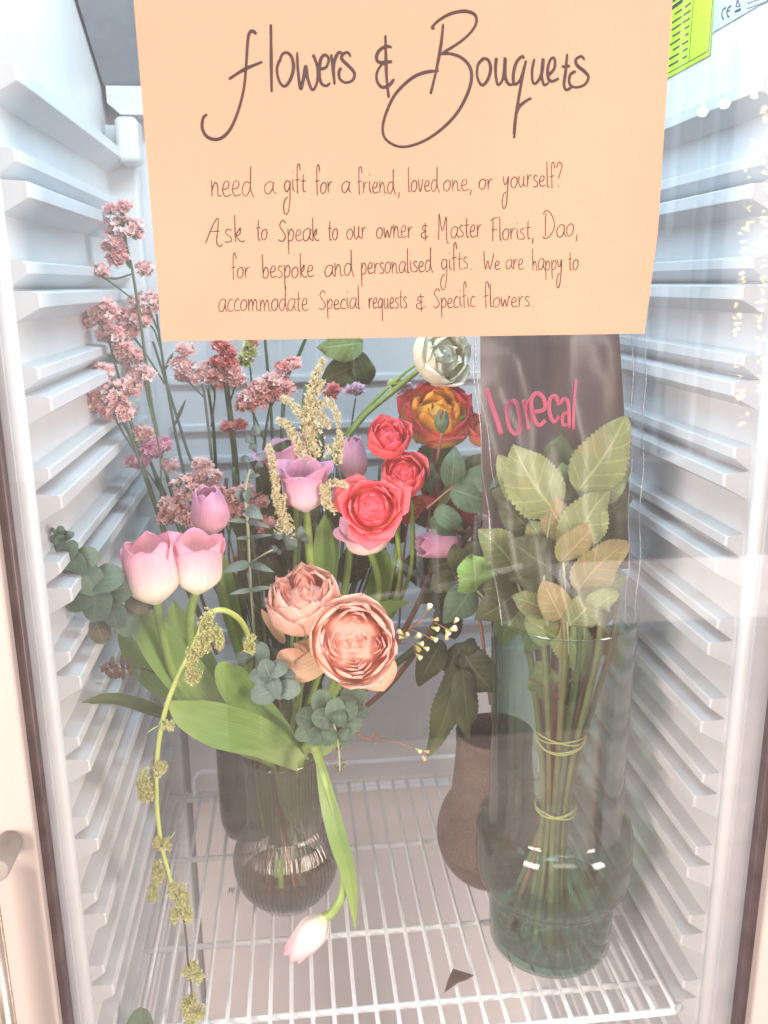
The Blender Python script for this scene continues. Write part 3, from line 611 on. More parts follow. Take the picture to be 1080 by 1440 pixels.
# ------------------------------------------------------------------ flower builders
VIEW = -fwd
def basis(ax):
    a = Vector(ax).normalized(); e1 = Vector((1, 0, 0)) - a * a.x
    if e1.length < .2: e1 = Vector((0, 0, 1)) - a * a.z
    e1.normalize(); return e1, a.cross(e1).normalized(), a
def cup(name, mat, par, c, ax, phi, R, H, al, r0=.2, belly=.45, lean=0, flare=0, drop=.15, wav=0, point=1.0, k=0, roll=0, nu=11, nv=9, rg=random, twist=0, z0=0, tipw=.02):
    """one petal on a cup: phi its bearing, R, H size, al its half angle, lean > 0 closes, flare > 0 opens the tip, roll turns the edges out."""
    e1, e2, a = basis(ax); G = []; P = []; rd = rg.random(); p1, p2 = rg.uniform(0, 6), rg.uniform(0, 6)
    for i in range(nu):
        u = i / (nu - 1); row = []
        if point > 0: u = 1 - (1 - u) ** 1.45
        if point > 0: sh = (.62 + .38 * min(1, u / .3)) * (max(0, 1 - (max(0, u - .40) / .60) ** 2.7)) ** .5
        else: sh = (.45 + .55 * min(1, u / .4) ** .8) * (max(0, 1 - (max(0, u - .5) / .5) ** 3)) ** .5
        sh = max(sh, tipw)
        pr = r0 + (1 - r0) * sin(pi / 2 * min(1, u / belly)) - lean * max(0, u - belly) ** 1.6 / max(.1, (1 - belly) ** 1.6) + flare * max(0, u - .62) ** 1.7 * 5.2
        for j in range(nv):
            v = -1 + 2 * j / (nv - 1)
            w = wav * (sin(v * 5 + p1) * u ** 2 + .6 * sin(v * 9 + p2 + u * 3) * u ** 2)
            an = phi + v * al * sh / max(.25, (pr if pr > .25 else .25)) ** .0 + twist * u
            r = R * (pr + k - .035 * v * v + roll * v * v * u ** 1.5 + w)
            z = z0 * H + H * (u * (1 - drop * v * v * u) - flare * .22 * max(0, u - .7) * 2 + .4 * w * u)
            row.append(c + (e1 * cos(an) + e2 * sin(an)) * r + a * z); P.append((u, v, rd))
        G.append(row)
    m = MB(); m.grid(G, P); return pmk(m, name, mat, par)
def stemtube(name, mat, par, pts, r, n=8, seg=8, taper=0):
    m = MB(); m.tube(crom(pts, seg), (lambda t: r * (1 - taper * t)), n); return pmk(m, name, mat, par)
def leaf(name, mat, par, pts, width, nrm=None, shape='long', fold=.25, ser=0, curl=0, nu=22, nv=7, wave=0, label=None, asym=0, rg=random):
    """leaf along a midrib of 3D points; nrm: which way its face looks."""
    mid = crom(pts, 8); L = len(mid) - 1; nrm = Vector(nrm if nrm is not None else VIEW).normalized(); G = []; P = []; rd = rg.random(); ph = rg.uniform(0, 6)
    for i in range(nu + 1):
        u = i / nu; x = u * L; k = min(int(x), L - 1); p = mid[k].lerp(mid[k + 1], x - k)
        t = (mid[min(k + 1, L)] - mid[max(k - (1 if x - k < .01 and k > 0 else 0), 0)]).normalized()
        s = t.cross(nrm)
        if s.length < 1e-4: s = Vector((1, 0, 0))
        s.normalize(); nn = s.cross(t).normalized()
        if shape == 'long': w = (sin(pi * min(1, u * 1.0) ** .62) ** .8) * (1 - .15 * u) if u < 1 else 0
        elif shape == 'blade': w = (.42 + .58 * sin(pi / 2 * min(1, u / .45))) * (1 - max(0, (u - .45) / .55) ** 2.1)
        elif shape == 'round': w = sqrt(max(0, 1 - (2 * u - 1) ** 2)) * (1 - .12 * u) * 1.0
        elif shape == 'rose': w = sin(pi * u ** .78) ** .72 * (1.02 - .30 * u)
        else: w = sin(pi * u)
        w = max(w, .012)
        if ser: w *= 1 - ser * ((i % 2))
        row = []
        for j in range(nv):
            v = -1 + 2 * j / (nv - 1); ww = width / 2 * w * (1 + asym * v)
            wv_ = wave * width * sin(u * 11 + ph + v) * abs(v) ** 2
            row.append(p + s * v * ww + nn * (fold * abs(v) * ww - curl * v * v * ww + wv_)); P.append((u, v, rd))
        G.append(row)
    m = MB(); m.grid(G, P); o = pmk(m, name, mat, par)
    if label: o['label'] = label
    return o
def flower(name, label, cat, loc, group=None): return tag(empty(name, loc), label, cat, group)

def tulip(label, u, v, y, wpx, hpx, tilt=(0, 0), mat='tul_pink', op=0, flare=0, lean=.25, stem=None, sr=.0042, seed=1, group='tulips in the ribbed vase', top=None, roll=0, wide=1.0, smat='stem', rot=0):
    """u,v: pixel of the base of the bloom; tilt: (sideways, toward the viewer)."""
    rg = random.Random(seed); c = at(u, v, y); k = mpp(y); R = wpx * k / 2; H = hpx * k
    ax = (Vector((0, 0, 1)) + right * tilt[0] + Vector((0, -1, 0)) * tilt[1]).normalized() if top is None else (at(top[0], top[1], top[2]) - c).normalized()
    if top is not None: H = (at(top[0], top[1], top[2]) - c).length
    fl = flower('tulip', label, 'tulip', c, group)
    for q in range(3):
        cup('petal', M[mat], fl, c, ax, rot + q * 2 * pi / 3 + pi / 2 + .35, R * .86, H * rg.uniform(.93, 1.0), 1.18 * wide, r0=.3, belly=.34, lean=lean * 1.1, flare=flare * .5, drop=.06, wav=.010, rg=rg, z0=.01, nv=11, nu=14)
    for q in range(3):
        cup('petal', M[mat], fl, c, ax, rot + q * 2 * pi / 3 - pi / 2 + .35, R * .97, H * rg.uniform(.92, 1.02), 1.12 * wide, r0=.28, belly=.34, lean=lean, flare=flare, drop=.06, wav=.012, rg=rg, roll=roll, nv=13, nu=16)
    if stem: stemtube('stem', M[smat], fl, [c + ax * H * .03] + stem, sr, taper=-.1)
    return fl
def rose(label, u, v, y, rpx, ax, mat, mati, seed=1, outer=6, inner=18, H=1.15, lean=.2, flare=.25, cat='rose', group=None, stem=None, name='rose', mato=None, wav=.035, guard=0, smat='stem', sepals=0, sr=.0035, crook=1.0, rin=.9, alin=.75, quart=0):
    rg = random.Random(seed); k = mpp(y); R = rpx * k; ax = Vector(ax).normalized(); c = at(u, v, y) - ax * R * H * .5
    fl = flower(name, label, cat, c, group)
    cm = MB(); e1_, e2_, a_ = basis(ax); GG = []
    for i in range(9):
        th = i / 8 * pi / 2; GG.append([c + (e1_ * cos(f_) + e2_ * sin(f_)) * R * .74 * sin(th) + a_ * R * H * (.34 + .44 * cos(th)) for f_ in [j * 2 * pi / 20 for j in range(21)]])
    cm.grid(GG, [(.8, 0, .5)] * 189); pmk(cm, 'gap_core', M[mati], fl)  # petal-coloured dome added so gaps between petals stay light
    for q4 in range(quart):
        f4 = q4 * 2 * pi / quart + rg.uniform(-.25, .25); c4 = c + (e1_ * cos(f4) + e2_ * sin(f4)) * R * rg.uniform(.22, .40)
        for q in range(7):
            t = q / 6; cup('inner_petal', M[mati], fl, c4, ax, f4 + rg.uniform(-.55, .55), R * rg.uniform(.9, 1.1) * (.14 + .44 * t), R * H * (.84 + .10 * t + rg.uniform(-.04, .03)), 1.25 - .5 * t, r0=.55, belly=.5, lean=.12, flare=.05, drop=.05, wav=wav * 1.6, point=0, rg=rg, nu=8, nv=11, z0=.1)
    for q in range(inner):
        t = q / max(1, inner - 1); rr = R * (.10 + (rin - .18) * t ** .8); al = alin * (1.45 - .7 * t)
        cup('inner_petal', M[mati], fl, c, ax, q * 2.39996 + rg.uniform(-.3, .3) * crook, rr, R * H * (.86 + .10 * sin(t * 2.4) + rg.uniform(-.05, .03)), al, r0=.35, belly=.5, lean=.30 - .1 * t, flare=.10 * t, drop=.12, wav=wav * 1.8, point=0, rg=rg, nu=8, nv=9, twist=rg.uniform(-.25, .25) * crook, z0=.08)
    for q in range(outer):
        t = q / max(1, outer - 1)
        cup('petal', M[mat], fl, c, ax, q * 2.39996 + 1, R * (.88 + .14 * t), R * H * (1.0 - .12 * t), 1.0 - .12 * t, r0=.22, belly=.42, lean=lean * (1 - t), flare=flare * t, drop=.10, wav=wav, point=0, rg=rg, nu=11, nv=11, roll=.04)
    for q in range(guard):
        cup('guard_petal', M[mato or mat], fl, c, ax, q * 2 * pi / guard + .4, R * 1.12, R * H * .82, .85, r0=.15, belly=.7, lean=0, flare=.55, drop=.1, wav=wav, point=0, rg=rg)
    if sepals:
        for q in range(5):
            cup('sepal', M['tleaf'], fl, c, ax, q * 2 * pi / 5 + .2, R * .55, R * H * .5, .32, r0=.15, belly=.8, flare=.7, drop=.4, rg=rg, nu=8, nv=5)
    if stem: stemtube('stem', M[smat], fl, [c + ax * R * .1] + stem, sr)
    return fl
def floret(m, c, d, s, rg, k=8):
    e1, e2, a = basis(d); V = []; P = []; rd = rg.random(); ph = rg.uniform(0, 6)
    for r_, h, u in ((.12, 0, 0), (.30, .55, .35), (.62, .98, .8), (.80, 1.08, 1)):
        for q in range(k):
            an = ph + 2 * pi * q / k; f = 1 + (.22 * (1 if q % 2 else -1) if u > .6 else 0); hh = h + (.16 * (1 if q % 2 else -1) * (u > .6)) + rg.uniform(-.06, .06) * (u > .5)
            V.append(c + ((e1 * cos(an) + e2 * sin(an)) * r_ * f + a * hh) * s); P.append((u, 0, rd))
    F = [(i * k + q, i * k + (q + 1) % k, (i + 1) * k + (q + 1) % k, (i + 1) * k + q) for i in range(3) for q in range(k)]
    # small inner ruffle
    b = len(V)
    for r_, h in ((.15, .6), (.34, 1.0)):
        for q in range(5):
            an = 1 + 2 * pi * q / 5; V.append(c + ((e1 * cos(an) + e2 * sin(an)) * r_ + a * (h + rg.uniform(-.1, .1))) * s); P.append((.9, 0, min(1, rd + .2)))
    F += [(b + q, b + (q + 1) % 5, b + 5 + (q + 1) % 5, b + 5 + q) for q in range(5)]
    m.add(V, F, P)
def cluster(par, u, v, y, rpx, mat='stat', rg=random, n=None, flat=.6, ax=None, fs=None, name='floret_cluster', wpx=None):
    k = mpp(y); c = at(u, v, y); rpx *= 1.12; R = rpx * k; Wd = (wpx or rpx) * k; n = n or int(14 + rpx * 2.6); ax = Vector(ax or (0, -.35, 1)).normalized(); m = MB(); s0 = (fs or 6.6) * k
    for i in range(n):
        dv = Vector((rg.gauss(0, 1), rg.gauss(0, 1), rg.gauss(0, 1))).normalized() * rg.uniform(.35, 1) ** .5
        p = c + right * dv.x * Wd + Vector((0, 1, 0)) * dv.y * R * .8 + Vector((0, 0, 1)) * dv.z * R * flat
        dr = (ax * .9 + dv * .8 + Vector((rg.uniform(-.3, .3),) * 1 + (rg.uniform(-.3, .3), rg.uniform(-.3, .3)))).normalized()
        floret(m, p - dr * s0 * .6, dr, s0 * rg.uniform(.7, 1.15), rg)
    o = pmk(m, name, M[mat], par); o['kind'] = 'stuff'; return o
def calyx(m, pts, r0, r1, n=7):
    m.tube(crom(pts, 4), [r0 + (r1 - r0) * (i / (4 * (len(pts) - 1))) ** 1.6 for i in range(4 * (len(pts) - 1) + 1)], n)
def statice(label, path, y, clusters, branches=(), mat='stat', r=2.6, seed=1, group='pink statice stems', smat='dstem', leaves=()):
    """path: main stem pixels (bottom to top); clusters: (u, v, r[, mat, flat]); branches: pixel lists ending at clusters."""
    rg = random.Random(seed); k = mpp(y); pts = [at(p[0], p[1], p[2] if len(p) > 2 else y) for p in path]
    fl = flower('statice_stem', label, 'statice', pts[0], group)
    stemtube('stem', M[smat], fl, pts, r * k, taper=.45)
    for b in branches:
        q = [at(p[0], p[1], p[2] if len(p) > 2 else y - .004) for p in b]; m = MB(); N_ = 6 * (len(q) - 1)
        m.tube(crom(q, 6), [(1.3 + 2.6 * (i / N_) ** 5) * k for i in range(N_ + 1)], 7); pmk(m, 'branch', M[smat], fl)
    for lf in leaves:
        leaf('bract', M['tleafd'], fl, [at(a, b, y - .004) for a, b in lf], 5 * k, shape='blade', nu=8, nv=3)
    for cl in clusters:
        cluster(fl, cl[0], cl[1], (cl[4] if len(cl) > 4 else y - .006), cl[2], cl[3] if len(cl) > 3 and cl[3] else mat, rg, flat=.62)
    return fl

V1 = Vector(VC); NK = at(400, 1075, .25)   # neck of the ribbed vase
def into(u0=400, v0=1080, y0=.25, u1=402, v1=1230, y1=.25): return [at(u0, v0, y0), at(u1, v1, y1)]

# ---- tulips
tulip('open pink and cream tulip, left one of the front pair', 221, 846, .115, 80, 99, (-.10, .12), 'tul_pink', flare=.06, lean=.16, stem=[at(228, 890, .13), at(255, 970, .16), at(330, 1050, .21)] + into(385, 1085, .24, 400, 1200), seed=2, roll=.05, wide=1.06, rot=-.35)
tulip('flared pink and cream tulip, right one of the front pair with a pointed petal', 276, 832, .128, 74, 90, (.10, .10), 'tul_pink', flare=.24, lean=.05, stem=[at(268, 870, .14), at(275, 930, .17), at(340, 1040, .22)] + into(390, 1085, .245, 402, 1200), seed=5, rot=-.1, wide=1.04)
tulip('closed mauve pink tulip standing above the front pair', 299, 748, .20, 57, 72, (-.03, .25), 'tul_mauve', lean=.42, stem=[at(305, 790, .21), at(325, 880, .22), at(365, 1000, .24)] + into(392, 1080, .25), seed=9, wide=1.1, rot=.15)
tulip('pale lilac tulip with flared petal beside the cream plume', 430, 717, .20, 66, 76, (-.02, .15), 'tul_lilac', flare=.38, lean=0, stem=[at(434, 760, .205), at(436, 850, .23), at(420, 980, .25)] + into(408, 1080, .25), seed=12, rot=-.5, wide=1.02)
tulip('slender lilac tulip to the left of the coral roses', 497, 676, .25, 42, 68, (.02, .05), 'tul_lilac', lean=.45, stem=[at(497, 720, .25), at(480, 850, .26), at(430, 1000, .26)] + into(410, 1080, .26), seed=14, rot=.4)
tulip('lilac tulip half hidden behind the plume and the flared lilac tulip', 415, 672, .27, 62, 60, (-.35, .1), 'tul_lilac', flare=.45, lean=-.1, stem=[at(418, 720, .27), at(415, 860, .27)] + into(405, 1080, .26), seed=16)
tulip('open pale pink tulip half hidden under the lowest coral rose', 520, 773, .235, 68, 56, (-.18, .35), 'tul_pink', flare=.42, lean=-.1, stem=[at(532, 820, .235), at(520, 880, .24), at(450, 1010, .25)] + into(412, 1080, .255), seed=18, rot=.7)
tulip('lilac pink tulip lying sideways under the dark rose leaves', 648, 762, .25, 44, 60, mat='tul_mauve', lean=.2, top=(584, 768, .235), stem=[at(668, 752, .27), at(640, 860, .29), at(500, 980, .28)] + into(418, 1080, .26), seed=20, rot=.3, smat='dstem')
tulip('white and pink tulip hanging upside down below the ribbed vase', 457, 1288, .105, 52, 76, mat='tul_white', lean=.30, top=(408, 1350, .09), stem=[at(466, 1284, .105), at(480, 1262, .11), at(484, 1235, .115), at(480, 1180, .12), at(462, 1110, .14), at(446, 1060, .165), at(438, 1046, .18), at(425, 1060, .215), at(415, 1100, .235), at(408, 1180, .25)], sr=.0048, seed=23, rot=.8)
# ---- tulip leaves (a plant of their own stems: one bunch per stem end)
def leafbunch(label, specs, group='tulip leaves in the ribbed vase'):
    f = flower('tulip_leaf', label, 'leaf', at(*specs[0][1][0]), group); return f
TL = [
 ('broad glossy green tulip leaf lying across the vase mouth with its tip curled left', [(420, 1072, .20), (370, 1040, .165), (310, 1022, .13), (265, 1005, .11), (234, 985, .10)], 66, (-.15, -1, .75), 'tleaf'),
 ('green tulip leaf arching from the vase mouth up to a point above the broad leaf', [(425, 1068, .22), (385, 1020, .19), (345, 975, .165), (322, 940, .16), (320, 930, .16)], 60, (-.3, -1, .3), 'tleaf'),
 ('tall upright green leaf under the left front tulip', [(345, 1030, .22), (290, 985, .18), (240, 925, .155), (205, 880, .14), (188, 848, .135)], 62, (.5, -1, .1), 'tleaf'),
 ('pale green leaf with its edge turned over below the round eucalyptus leaves', [(330, 1035, .235), (260, 985, .20), (215, 945, .18), (185, 905, .17), (168, 876, .165)], 52, (-.6, -1, .3), 'tleaf'),
 ('upright green leaf between the two front tulip stems', [(345, 1035, .23), (300, 975, .20), (268, 920, .185), (252, 880, .18), (243, 842, .175)], 58, (.2, -1, 0), 'tleaf'),
 ('narrow dark leaf stretching left past the hanging amaranth stem', [(300, 1020, .19), (240, 1008, .165), (190, 992, .14), (150, 984, .12), (106, 992, .11)], 26, (.1, -1, 1.6), 'tleafd'),
 ('upright green leaf right below the flared lilac tulip', [(432, 870, .26), (446, 840, .25), (455, 790, .24), (456, 750, .235), (457, 722, .235)], 34, (-.1, -1, 0), 'tleaf'),
 ('slim green leaf beside the upright leaf under the lilac tulip', [(455, 870, .27), (462, 830, .26), (468, 780, .25), (468, 750, .25), (462, 728, .245)], 18, (.4, -1, 0), 'tleaf'),
 ('long green leaf under the pink tulip below the coral roses', [(480, 960, .27), (512, 880, .255), (532, 820, .25), (537, 785, .245), (536, 770, .245)], 34, (.1, -1, 0), 'tleaf'),
 ('bright green leaf tip pointing right above the peach rose', [(470, 900, .25), (515, 868, .235), (545, 855, .23), (578, 846, .225)], 24, (0, -1, .7), 'tleaf'),
 ('green leaf falling down the right side of the closed mauve tulip', [(350, 960, .25), (330, 880, .235), (318, 830, .23), (310, 790, .23), (302, 770, .23)], 28, (.2, -1, 0), 'tleaf'),
 ('long green sheath leaf clasping the drooping tulip stem beside the ribbed vase', [(450, 1070, .158), (462, 1120, .135), (478, 1180, .115), (494, 1240, .105), (500, 1308, .10)], 34, (-.5, -1, .1), 'tleaf'),
 ('bright green leaf behind the grey green rosette at the right of the vase mouth', [(440, 1060, .22), (470, 1030, .20), (492, 995, .19), (508, 960, .19)], 48, (.2, -1, .3), 'tleaf'),
 ('small green leaf sliver right of the coral roses', [(618, 712, .24), (630, 690, .235), (636, 665, .235), (640, 648, .235)], 18, (.2, -1, .2), 'tleaf'),
]
for lb, pts, w_, nr, mt in TL:
    p = [at(*q) for q in pts]; f = flower('tulip_leaf', lb, 'leaf', p[0], 'long tulip leaves'); leaf('blade', M[mt], f, p, w_ * mpp(pts[2][2]), nr, 'blade', fold=.38, curl=.05, nu=28, nv=9, wave=.012)
# ---- peach garden roses
rose('peach garden rose with a pale cup, upper one of the pair', 430, 848, .165, 56, (-.10, -.38, 1.0), 'peach', 'peach_in', seed=3, outer=10, inner=8, rin=.40, quart=4, H=1.35, lean=.34, flare=.03, group='peach garden roses', stem=[at(430, 930, .2), at(415, 1000, .23)] + into(405, 1080, .245), name='garden_rose', mato='peach_out', wav=.016, alin=.8)
fl = rose('wide open peach garden rose with crowded inner petals, lower one of the pair', 495, 903, .125, 64, (.10, -1.0, .42), 'peach', 'peach_in', seed=8, outer=9, inner=9, rin=.42, quart=4, H=1.0, lean=.14, flare=.10, group='peach garden roses', stem=[at(470, 960, .19), at(440, 1020, .22)] + into(410, 1080, .25), name='garden_rose', mato='peach_out', wav=.026, alin=.72)
k = mpp(.15)
leaf('guard_petal', M['peach_out'], fl, [at(470, 905, .165), at(440, 925, .155), at(412, 935, .15), at(402, 912, .15)], 66 * k, (-.3, -1, .2), 'round', fold=-.1, curl=.4, nv=9)
leaf('guard_petal', M['peach_out'], fl, [at(505, 905, .165), at(520, 935, .15), at(535, 958, .145), at(540, 972, .148)], 74 * k, (.2, -1, -.1), 'round', fold=-.1, curl=.3, nv=9)
leaf('guard_petal', M['peach_out'], fl, [at(400, 905, .18), at(385, 880, .17), at(374, 866, .165), at(367, 856, .16)], 18 * k, (-.3, -1, .5), 'long', fold=.3, curl=.1, nv=7)
# ---- coral roses
rose('upper coral pink spray rose, half closed', 545, 617, .205, 31, (.1, -.75, .8), 'coral', 'corali', seed=31, outer=6, inner=12, H=1.5, lean=.18, flare=.12, group='coral spray roses', name='spray_rose', stem=[at(560, 680, .22), at(540, 850, .25)] + into(415, 1080, .26), sr=.0026)
rose('coral red spray rose with a tight centre, middle one of the three', 567, 668, .195, 34, (-.15, -.9, .6), 'coral', 'corali', seed=33, outer=6, inner=14, H=1.35, lean=.25, flare=.10, group='coral spray roses', name='spray_rose', stem=[at(580, 730, .21), at(560, 850, .25)] + into(417, 1080, .26), sr=.0026)
rose('wide open coral spray rose, lowest of the three', 523, 714, .175, 37, (-.1, -1, .55), 'coral', 'corali', seed=35, outer=8, inner=12, H=.95, lean=.1, flare=.42, group='coral spray roses', name='spray_rose', stem=[at(560, 760, .21), at(545, 870, .24)] + into(419, 1080, .26), sr=.0026, guard=3)
rose('small orange and yellow rose back showing under the middle coral rose', 577, 712, .215, 21, (.2, -.8, -.6), 'rust', 'flamey', seed=37, outer=5, inner=4, H=.9, flare=.3, group='coral spray roses', name='spray_rose', guard=3)
# ---- yellow and red rose
fl = rose('large yellow rose with crimson petal edges below the cream rose', 613, 588, .255, 51, (.02, -.62, .85), 'flame', 'flamey', seed=41, outer=9, inner=12, H=1.15, lean=.12, flare=.22, name='yellow_rose', group=None, stem=[at(612, 650, .26), at(618, 760, .28), at(560, 900, .28)] + into(420, 1080, .265), smat='rstem', sepals=1, wav=.05)
bud = flower('rose_bud', 'small green rose bud standing in front of the yellow and red rose', 'rose bud', at(620, 602, .19))
for q in range(5): cup('sepal', M['rleaf'], bud, at(621, 608, .19), (0, -.1, 1), q * 2 * pi / 5, 11 * mpp(.19), 34 * mpp(.19), .7, r0=.3, belly=.4, lean=.55, drop=.3, nu=8, nv=5)
for q in range(3): cup('petal', M['darkred'], bud, at(621, 606, .19), (0, -.1, 1), q * 2.1 + .4, 8 * mpp(.19), 29 * mpp(.19), 1.1, r0=.3, belly=.4, lean=.6, drop=.3, nu=8, nv=5)
stemtube('stem', M['rstem'], bud, [at(621, 608, .19), at(616, 640, .20), at(608, 680, .22), at(600, 760, .25)], .0016)
# ---- cream rose
rose('cream white rose hanging just under the paper sign', 620, 501, .28, 42, (.45, -.85, .25), 'cream', 'cream', seed=51, outer=8, inner=10, H=1.25, lean=.35, flare=.05, name='cream_rose', stem=[at(560, 545, .30), at(500, 600, .31), at(450, 700, .31), at(420, 900, .29)] + into(410, 1080, .27), sr=.0032, sepals=1)
# ---- dark red, rust roses behind the leaves
rose('dark red and pink rose behind the grey green rose leaves', 648, 708, .29, 50, (.1, -.8, .7), 'darkred', 'darkred', seed=55, outer=7, inner=8, H=1.1, lean=.1, flare=.25, name='dark_rose', stem=[at(650, 800, .31), at(560, 950, .30)] + into(424, 1080, .27), smat='rstem')
rose('orange pink rose at the left edge of the cellophane sleeve', 683, 606, .225, 27, (-.25, -.4, .95), 'rust', 'rust', seed=57, outer=6, inner=6, H=1.6, lean=.12, flare=.25, name='orange_rose', stem=[at(690, 680, .23), at(715, 800, .22), at(760, 1000, .16), at(770, 1200, .15)], smat='rstem')
rose('wine red rose peeping out below the dark red rose', 682, 762, .27, 22, (-.3, -.8, -.2), 'rust', 'darkred', seed=58, outer=5, inner=4, H=1.1, flare=.2, name='dark_rose', stem=[at(690, 720, .29), at(700, 850, .28)], smat='rstem')
# ------------------------------------------------------------------ statice
statice('tallest pink statice stem, its tip beside the left edge of the paper sign', [(262, 760), (232, 660), (212, 560), (200, 470), (186, 380), (178, 345), (172, 300)], .33,
  [(176, 322, 22, None, .33), (165, 362, 12), (160, 345, 12), (157, 296, 6), (176, 290, 7)],
  [[(186, 385), (160, 392), (140, 384)], [(180, 350), (172, 362), (166, 360)]], seed=101, leaves=[[(184, 378), (174, 360)], [(176, 305), (168, 298)]])
statice('pink statice stem with the leftmost flower heads', [(290, 880), (245, 780), (200, 650), (175, 560), (150, 470), (132, 440)], .30,
  [(134, 441, 24), (118, 450, 14), (150, 432, 14), (140, 380, 11), (155, 470, 15), (172, 492, 12)],
  [[(200, 650), (168, 600), (150, 560)], [(186, 420), (160, 400), (142, 386)]], seed=102, leaves=[[(165, 510), (150, 498)]])
statice('pink statice stem with a dense head against the left rails', [(305, 920), (245, 790), (210, 690), (185, 620), (165, 580)], .29,
  [(150, 552, 30), (128, 568, 17), (165, 578, 20), (182, 545, 16), (142, 522, 16), (205, 526, 12)],
  [[(225, 720), (225, 640), (208, 560), (205, 530)], [(200, 660), (180, 600), (160, 575)]], seed=103)
statice('pink statice stem with heads under the left corner of the sign', [(290, 800), (262, 680), (245, 600), (228, 500), (220, 440)], .36,
  [(207, 428, 22), (190, 450, 20), (205, 378, 10), (168, 470, 18), (178, 445, 14), (184, 500, 17), (192, 525, 12)],
  [[(232, 540), (200, 490), (185, 470)], [(224, 470), (212, 440), (207, 432)], [(226, 490), (214, 460), (190, 450)]], seed=104, leaves=[[(245, 600), (262, 560)], [(232, 520), (244, 495)]])
statice('small magenta statice heads low against the left rails', [(290, 860), (250, 740), (225, 690), (212, 650)], .31,
  [(212, 632, 17, 'statm'), (192, 650, 12, 'statm'), (228, 625, 12, 'statm'), (238, 655, 10, 'stat'), (200, 608, 12, 'stat')],
  [[(225, 690), (208, 665), (194, 652)]], mat='statm', seed=105)
statice('pink statice head right above the closed mauve tulip', [(350, 960), (320, 850), (285, 760), (262, 710)], .27,
  [(268, 685, 26), (240, 712, 16), (290, 668, 16), (262, 725, 17), (235, 730, 12), (300, 690, 14), (285, 655, 12)],
  [[(285, 760), (250, 730), (240, 716)]], seed=106)
statice('pink statice stem with a flat comb of flowers below the sign', [(330, 900), (305, 740), (297, 640), (288, 560), (284, 540)], .33,
  [(272, 526, 18), (298, 524, 20), (255, 512, 11), (262, 492, 10), (312, 535, 14), (256, 530, 8, 'statr')],
  [[(288, 560), (264, 535), (256, 520)], [(297, 600), (302, 560), (300, 540)]], seed=107)
statice('thick statice stem with small red buds below the sign', [(345, 940), (338, 760), (330, 640), (318, 540), (308, 470)], .32,
  [(311, 486, 9, 'statr'), (322, 497, 7, 'statr'), (308, 508, 8, 'statr'), (328, 522, 9, 'stat'), (334, 534, 10, 'stat'), (322, 600, 9, 'statr'), (336, 598, 8, 'statr'), (325, 510, 6, 'statr')],
  [[(322, 570), (330, 545), (334, 536)], [(328, 640), (324, 615), (322, 602)]], r=5.5, seed=108)
statice('pink statice heads between the red buds and the cream plume', [(370, 900), (365, 740), (370, 640), (378, 580), (384, 560)], .31,
  [(352, 560, 16), (345, 570, 12), (372, 545, 17), (388, 536, 17), (398, 545, 14), (366, 560, 14), (400, 515, 9, 'statr'), (412, 512, 9, 'stat'), (384, 555, 12)],
  [[(372, 620), (360, 590), (350, 568)], [(378, 580), (392, 550), (398, 540)]], seed=109)
statice('dark statice bud spike showing under the sign', [(362, 700), (358, 600), (354, 540), (350, 500)], .38,
  [(350, 497, 8, 'amar'), (353, 486, 7, 'amar'), (345, 508, 7, 'amar'), (354, 482, 4, 'statr')], r=2, seed=110, group='thin stems behind the flowers')
statice('coral pink statice head to the right of the mauve tulip', [(375, 930), (365, 820), (350, 740)], .27,
  [(332, 698, 15), (345, 715, 17), (362, 705, 13), (325, 720, 11), (370, 735, 14), (345, 690, 9)], seed=111)
statice('muted pink statice deep in the bunch below the cream plume', [(390, 960), (385, 860), (372, 790)], .33,
  [(360, 760, 22), (385, 745, 20), (345, 790, 18), (378, 775, 18), (398, 720, 14), (350, 745, 16)], mat='stat', seed=112)
statice('small lilac statice head right of the cream plume', [(470, 820), (480, 700), (494, 600), (500, 560)], .33, [(500, 549, 10, 'statl'), (470, 548, 8, 'statr'), (466, 552, 6, 'statr')], seed=113, r=2, mat='statl')
statice('lilac statice head left of the yellow and red rose', [(540, 800), (545, 700), (560, 600), (566, 560)], .34, [(568, 546, 12, 'statl'), (580, 552, 9, 'statl'), (556, 540, 7, 'amar'), (628, 528, 8, 'statl')], seed=114, r=2, mat='statl')
# bare thin stems crossing the back wall
for lb, path, y, r_ in (('thin green stem under the sign between the buds and the plume', [(385, 800), (384, 640), (378, 540), (372, 470)], .40, 2.6),
                    ('forked green stem running up to the sign left of the cream plume', [(398, 800), (396, 640), (402, 540), (420, 500), (432, 470)], .41, 3.2),
                    ('long thin stem crossing the back wall under the sign corner', [(300, 700), (270, 650), (250, 590), (228, 520), (215, 480)], .40, 2.4),
                    ('dark stem leaning left behind the mauve tulip', [(370, 940), (330, 880), (290, 800), (230, 690), (190, 600)], .36, 3.2),
                    ('straight dark stem behind the flat statice comb', [(318, 820), (306, 700), (300, 600), (292, 545)], .35, 2.8),
                    ('green stem running from the cream rose down to the left', [(440, 700), (480, 620), (530, 560), (575, 520), (600, 505)], .33, 2.6)):
    f = flower('flower_stem', lb, 'stem', at(path[0][0], path[0][1], y), 'thin stems behind the flowers'); k = mpp(y)
    stemtube('stem', M['dstem' if 'cream rose' not in lb else 'stem'], f, P3(path, y), r_ * k, taper=.3)
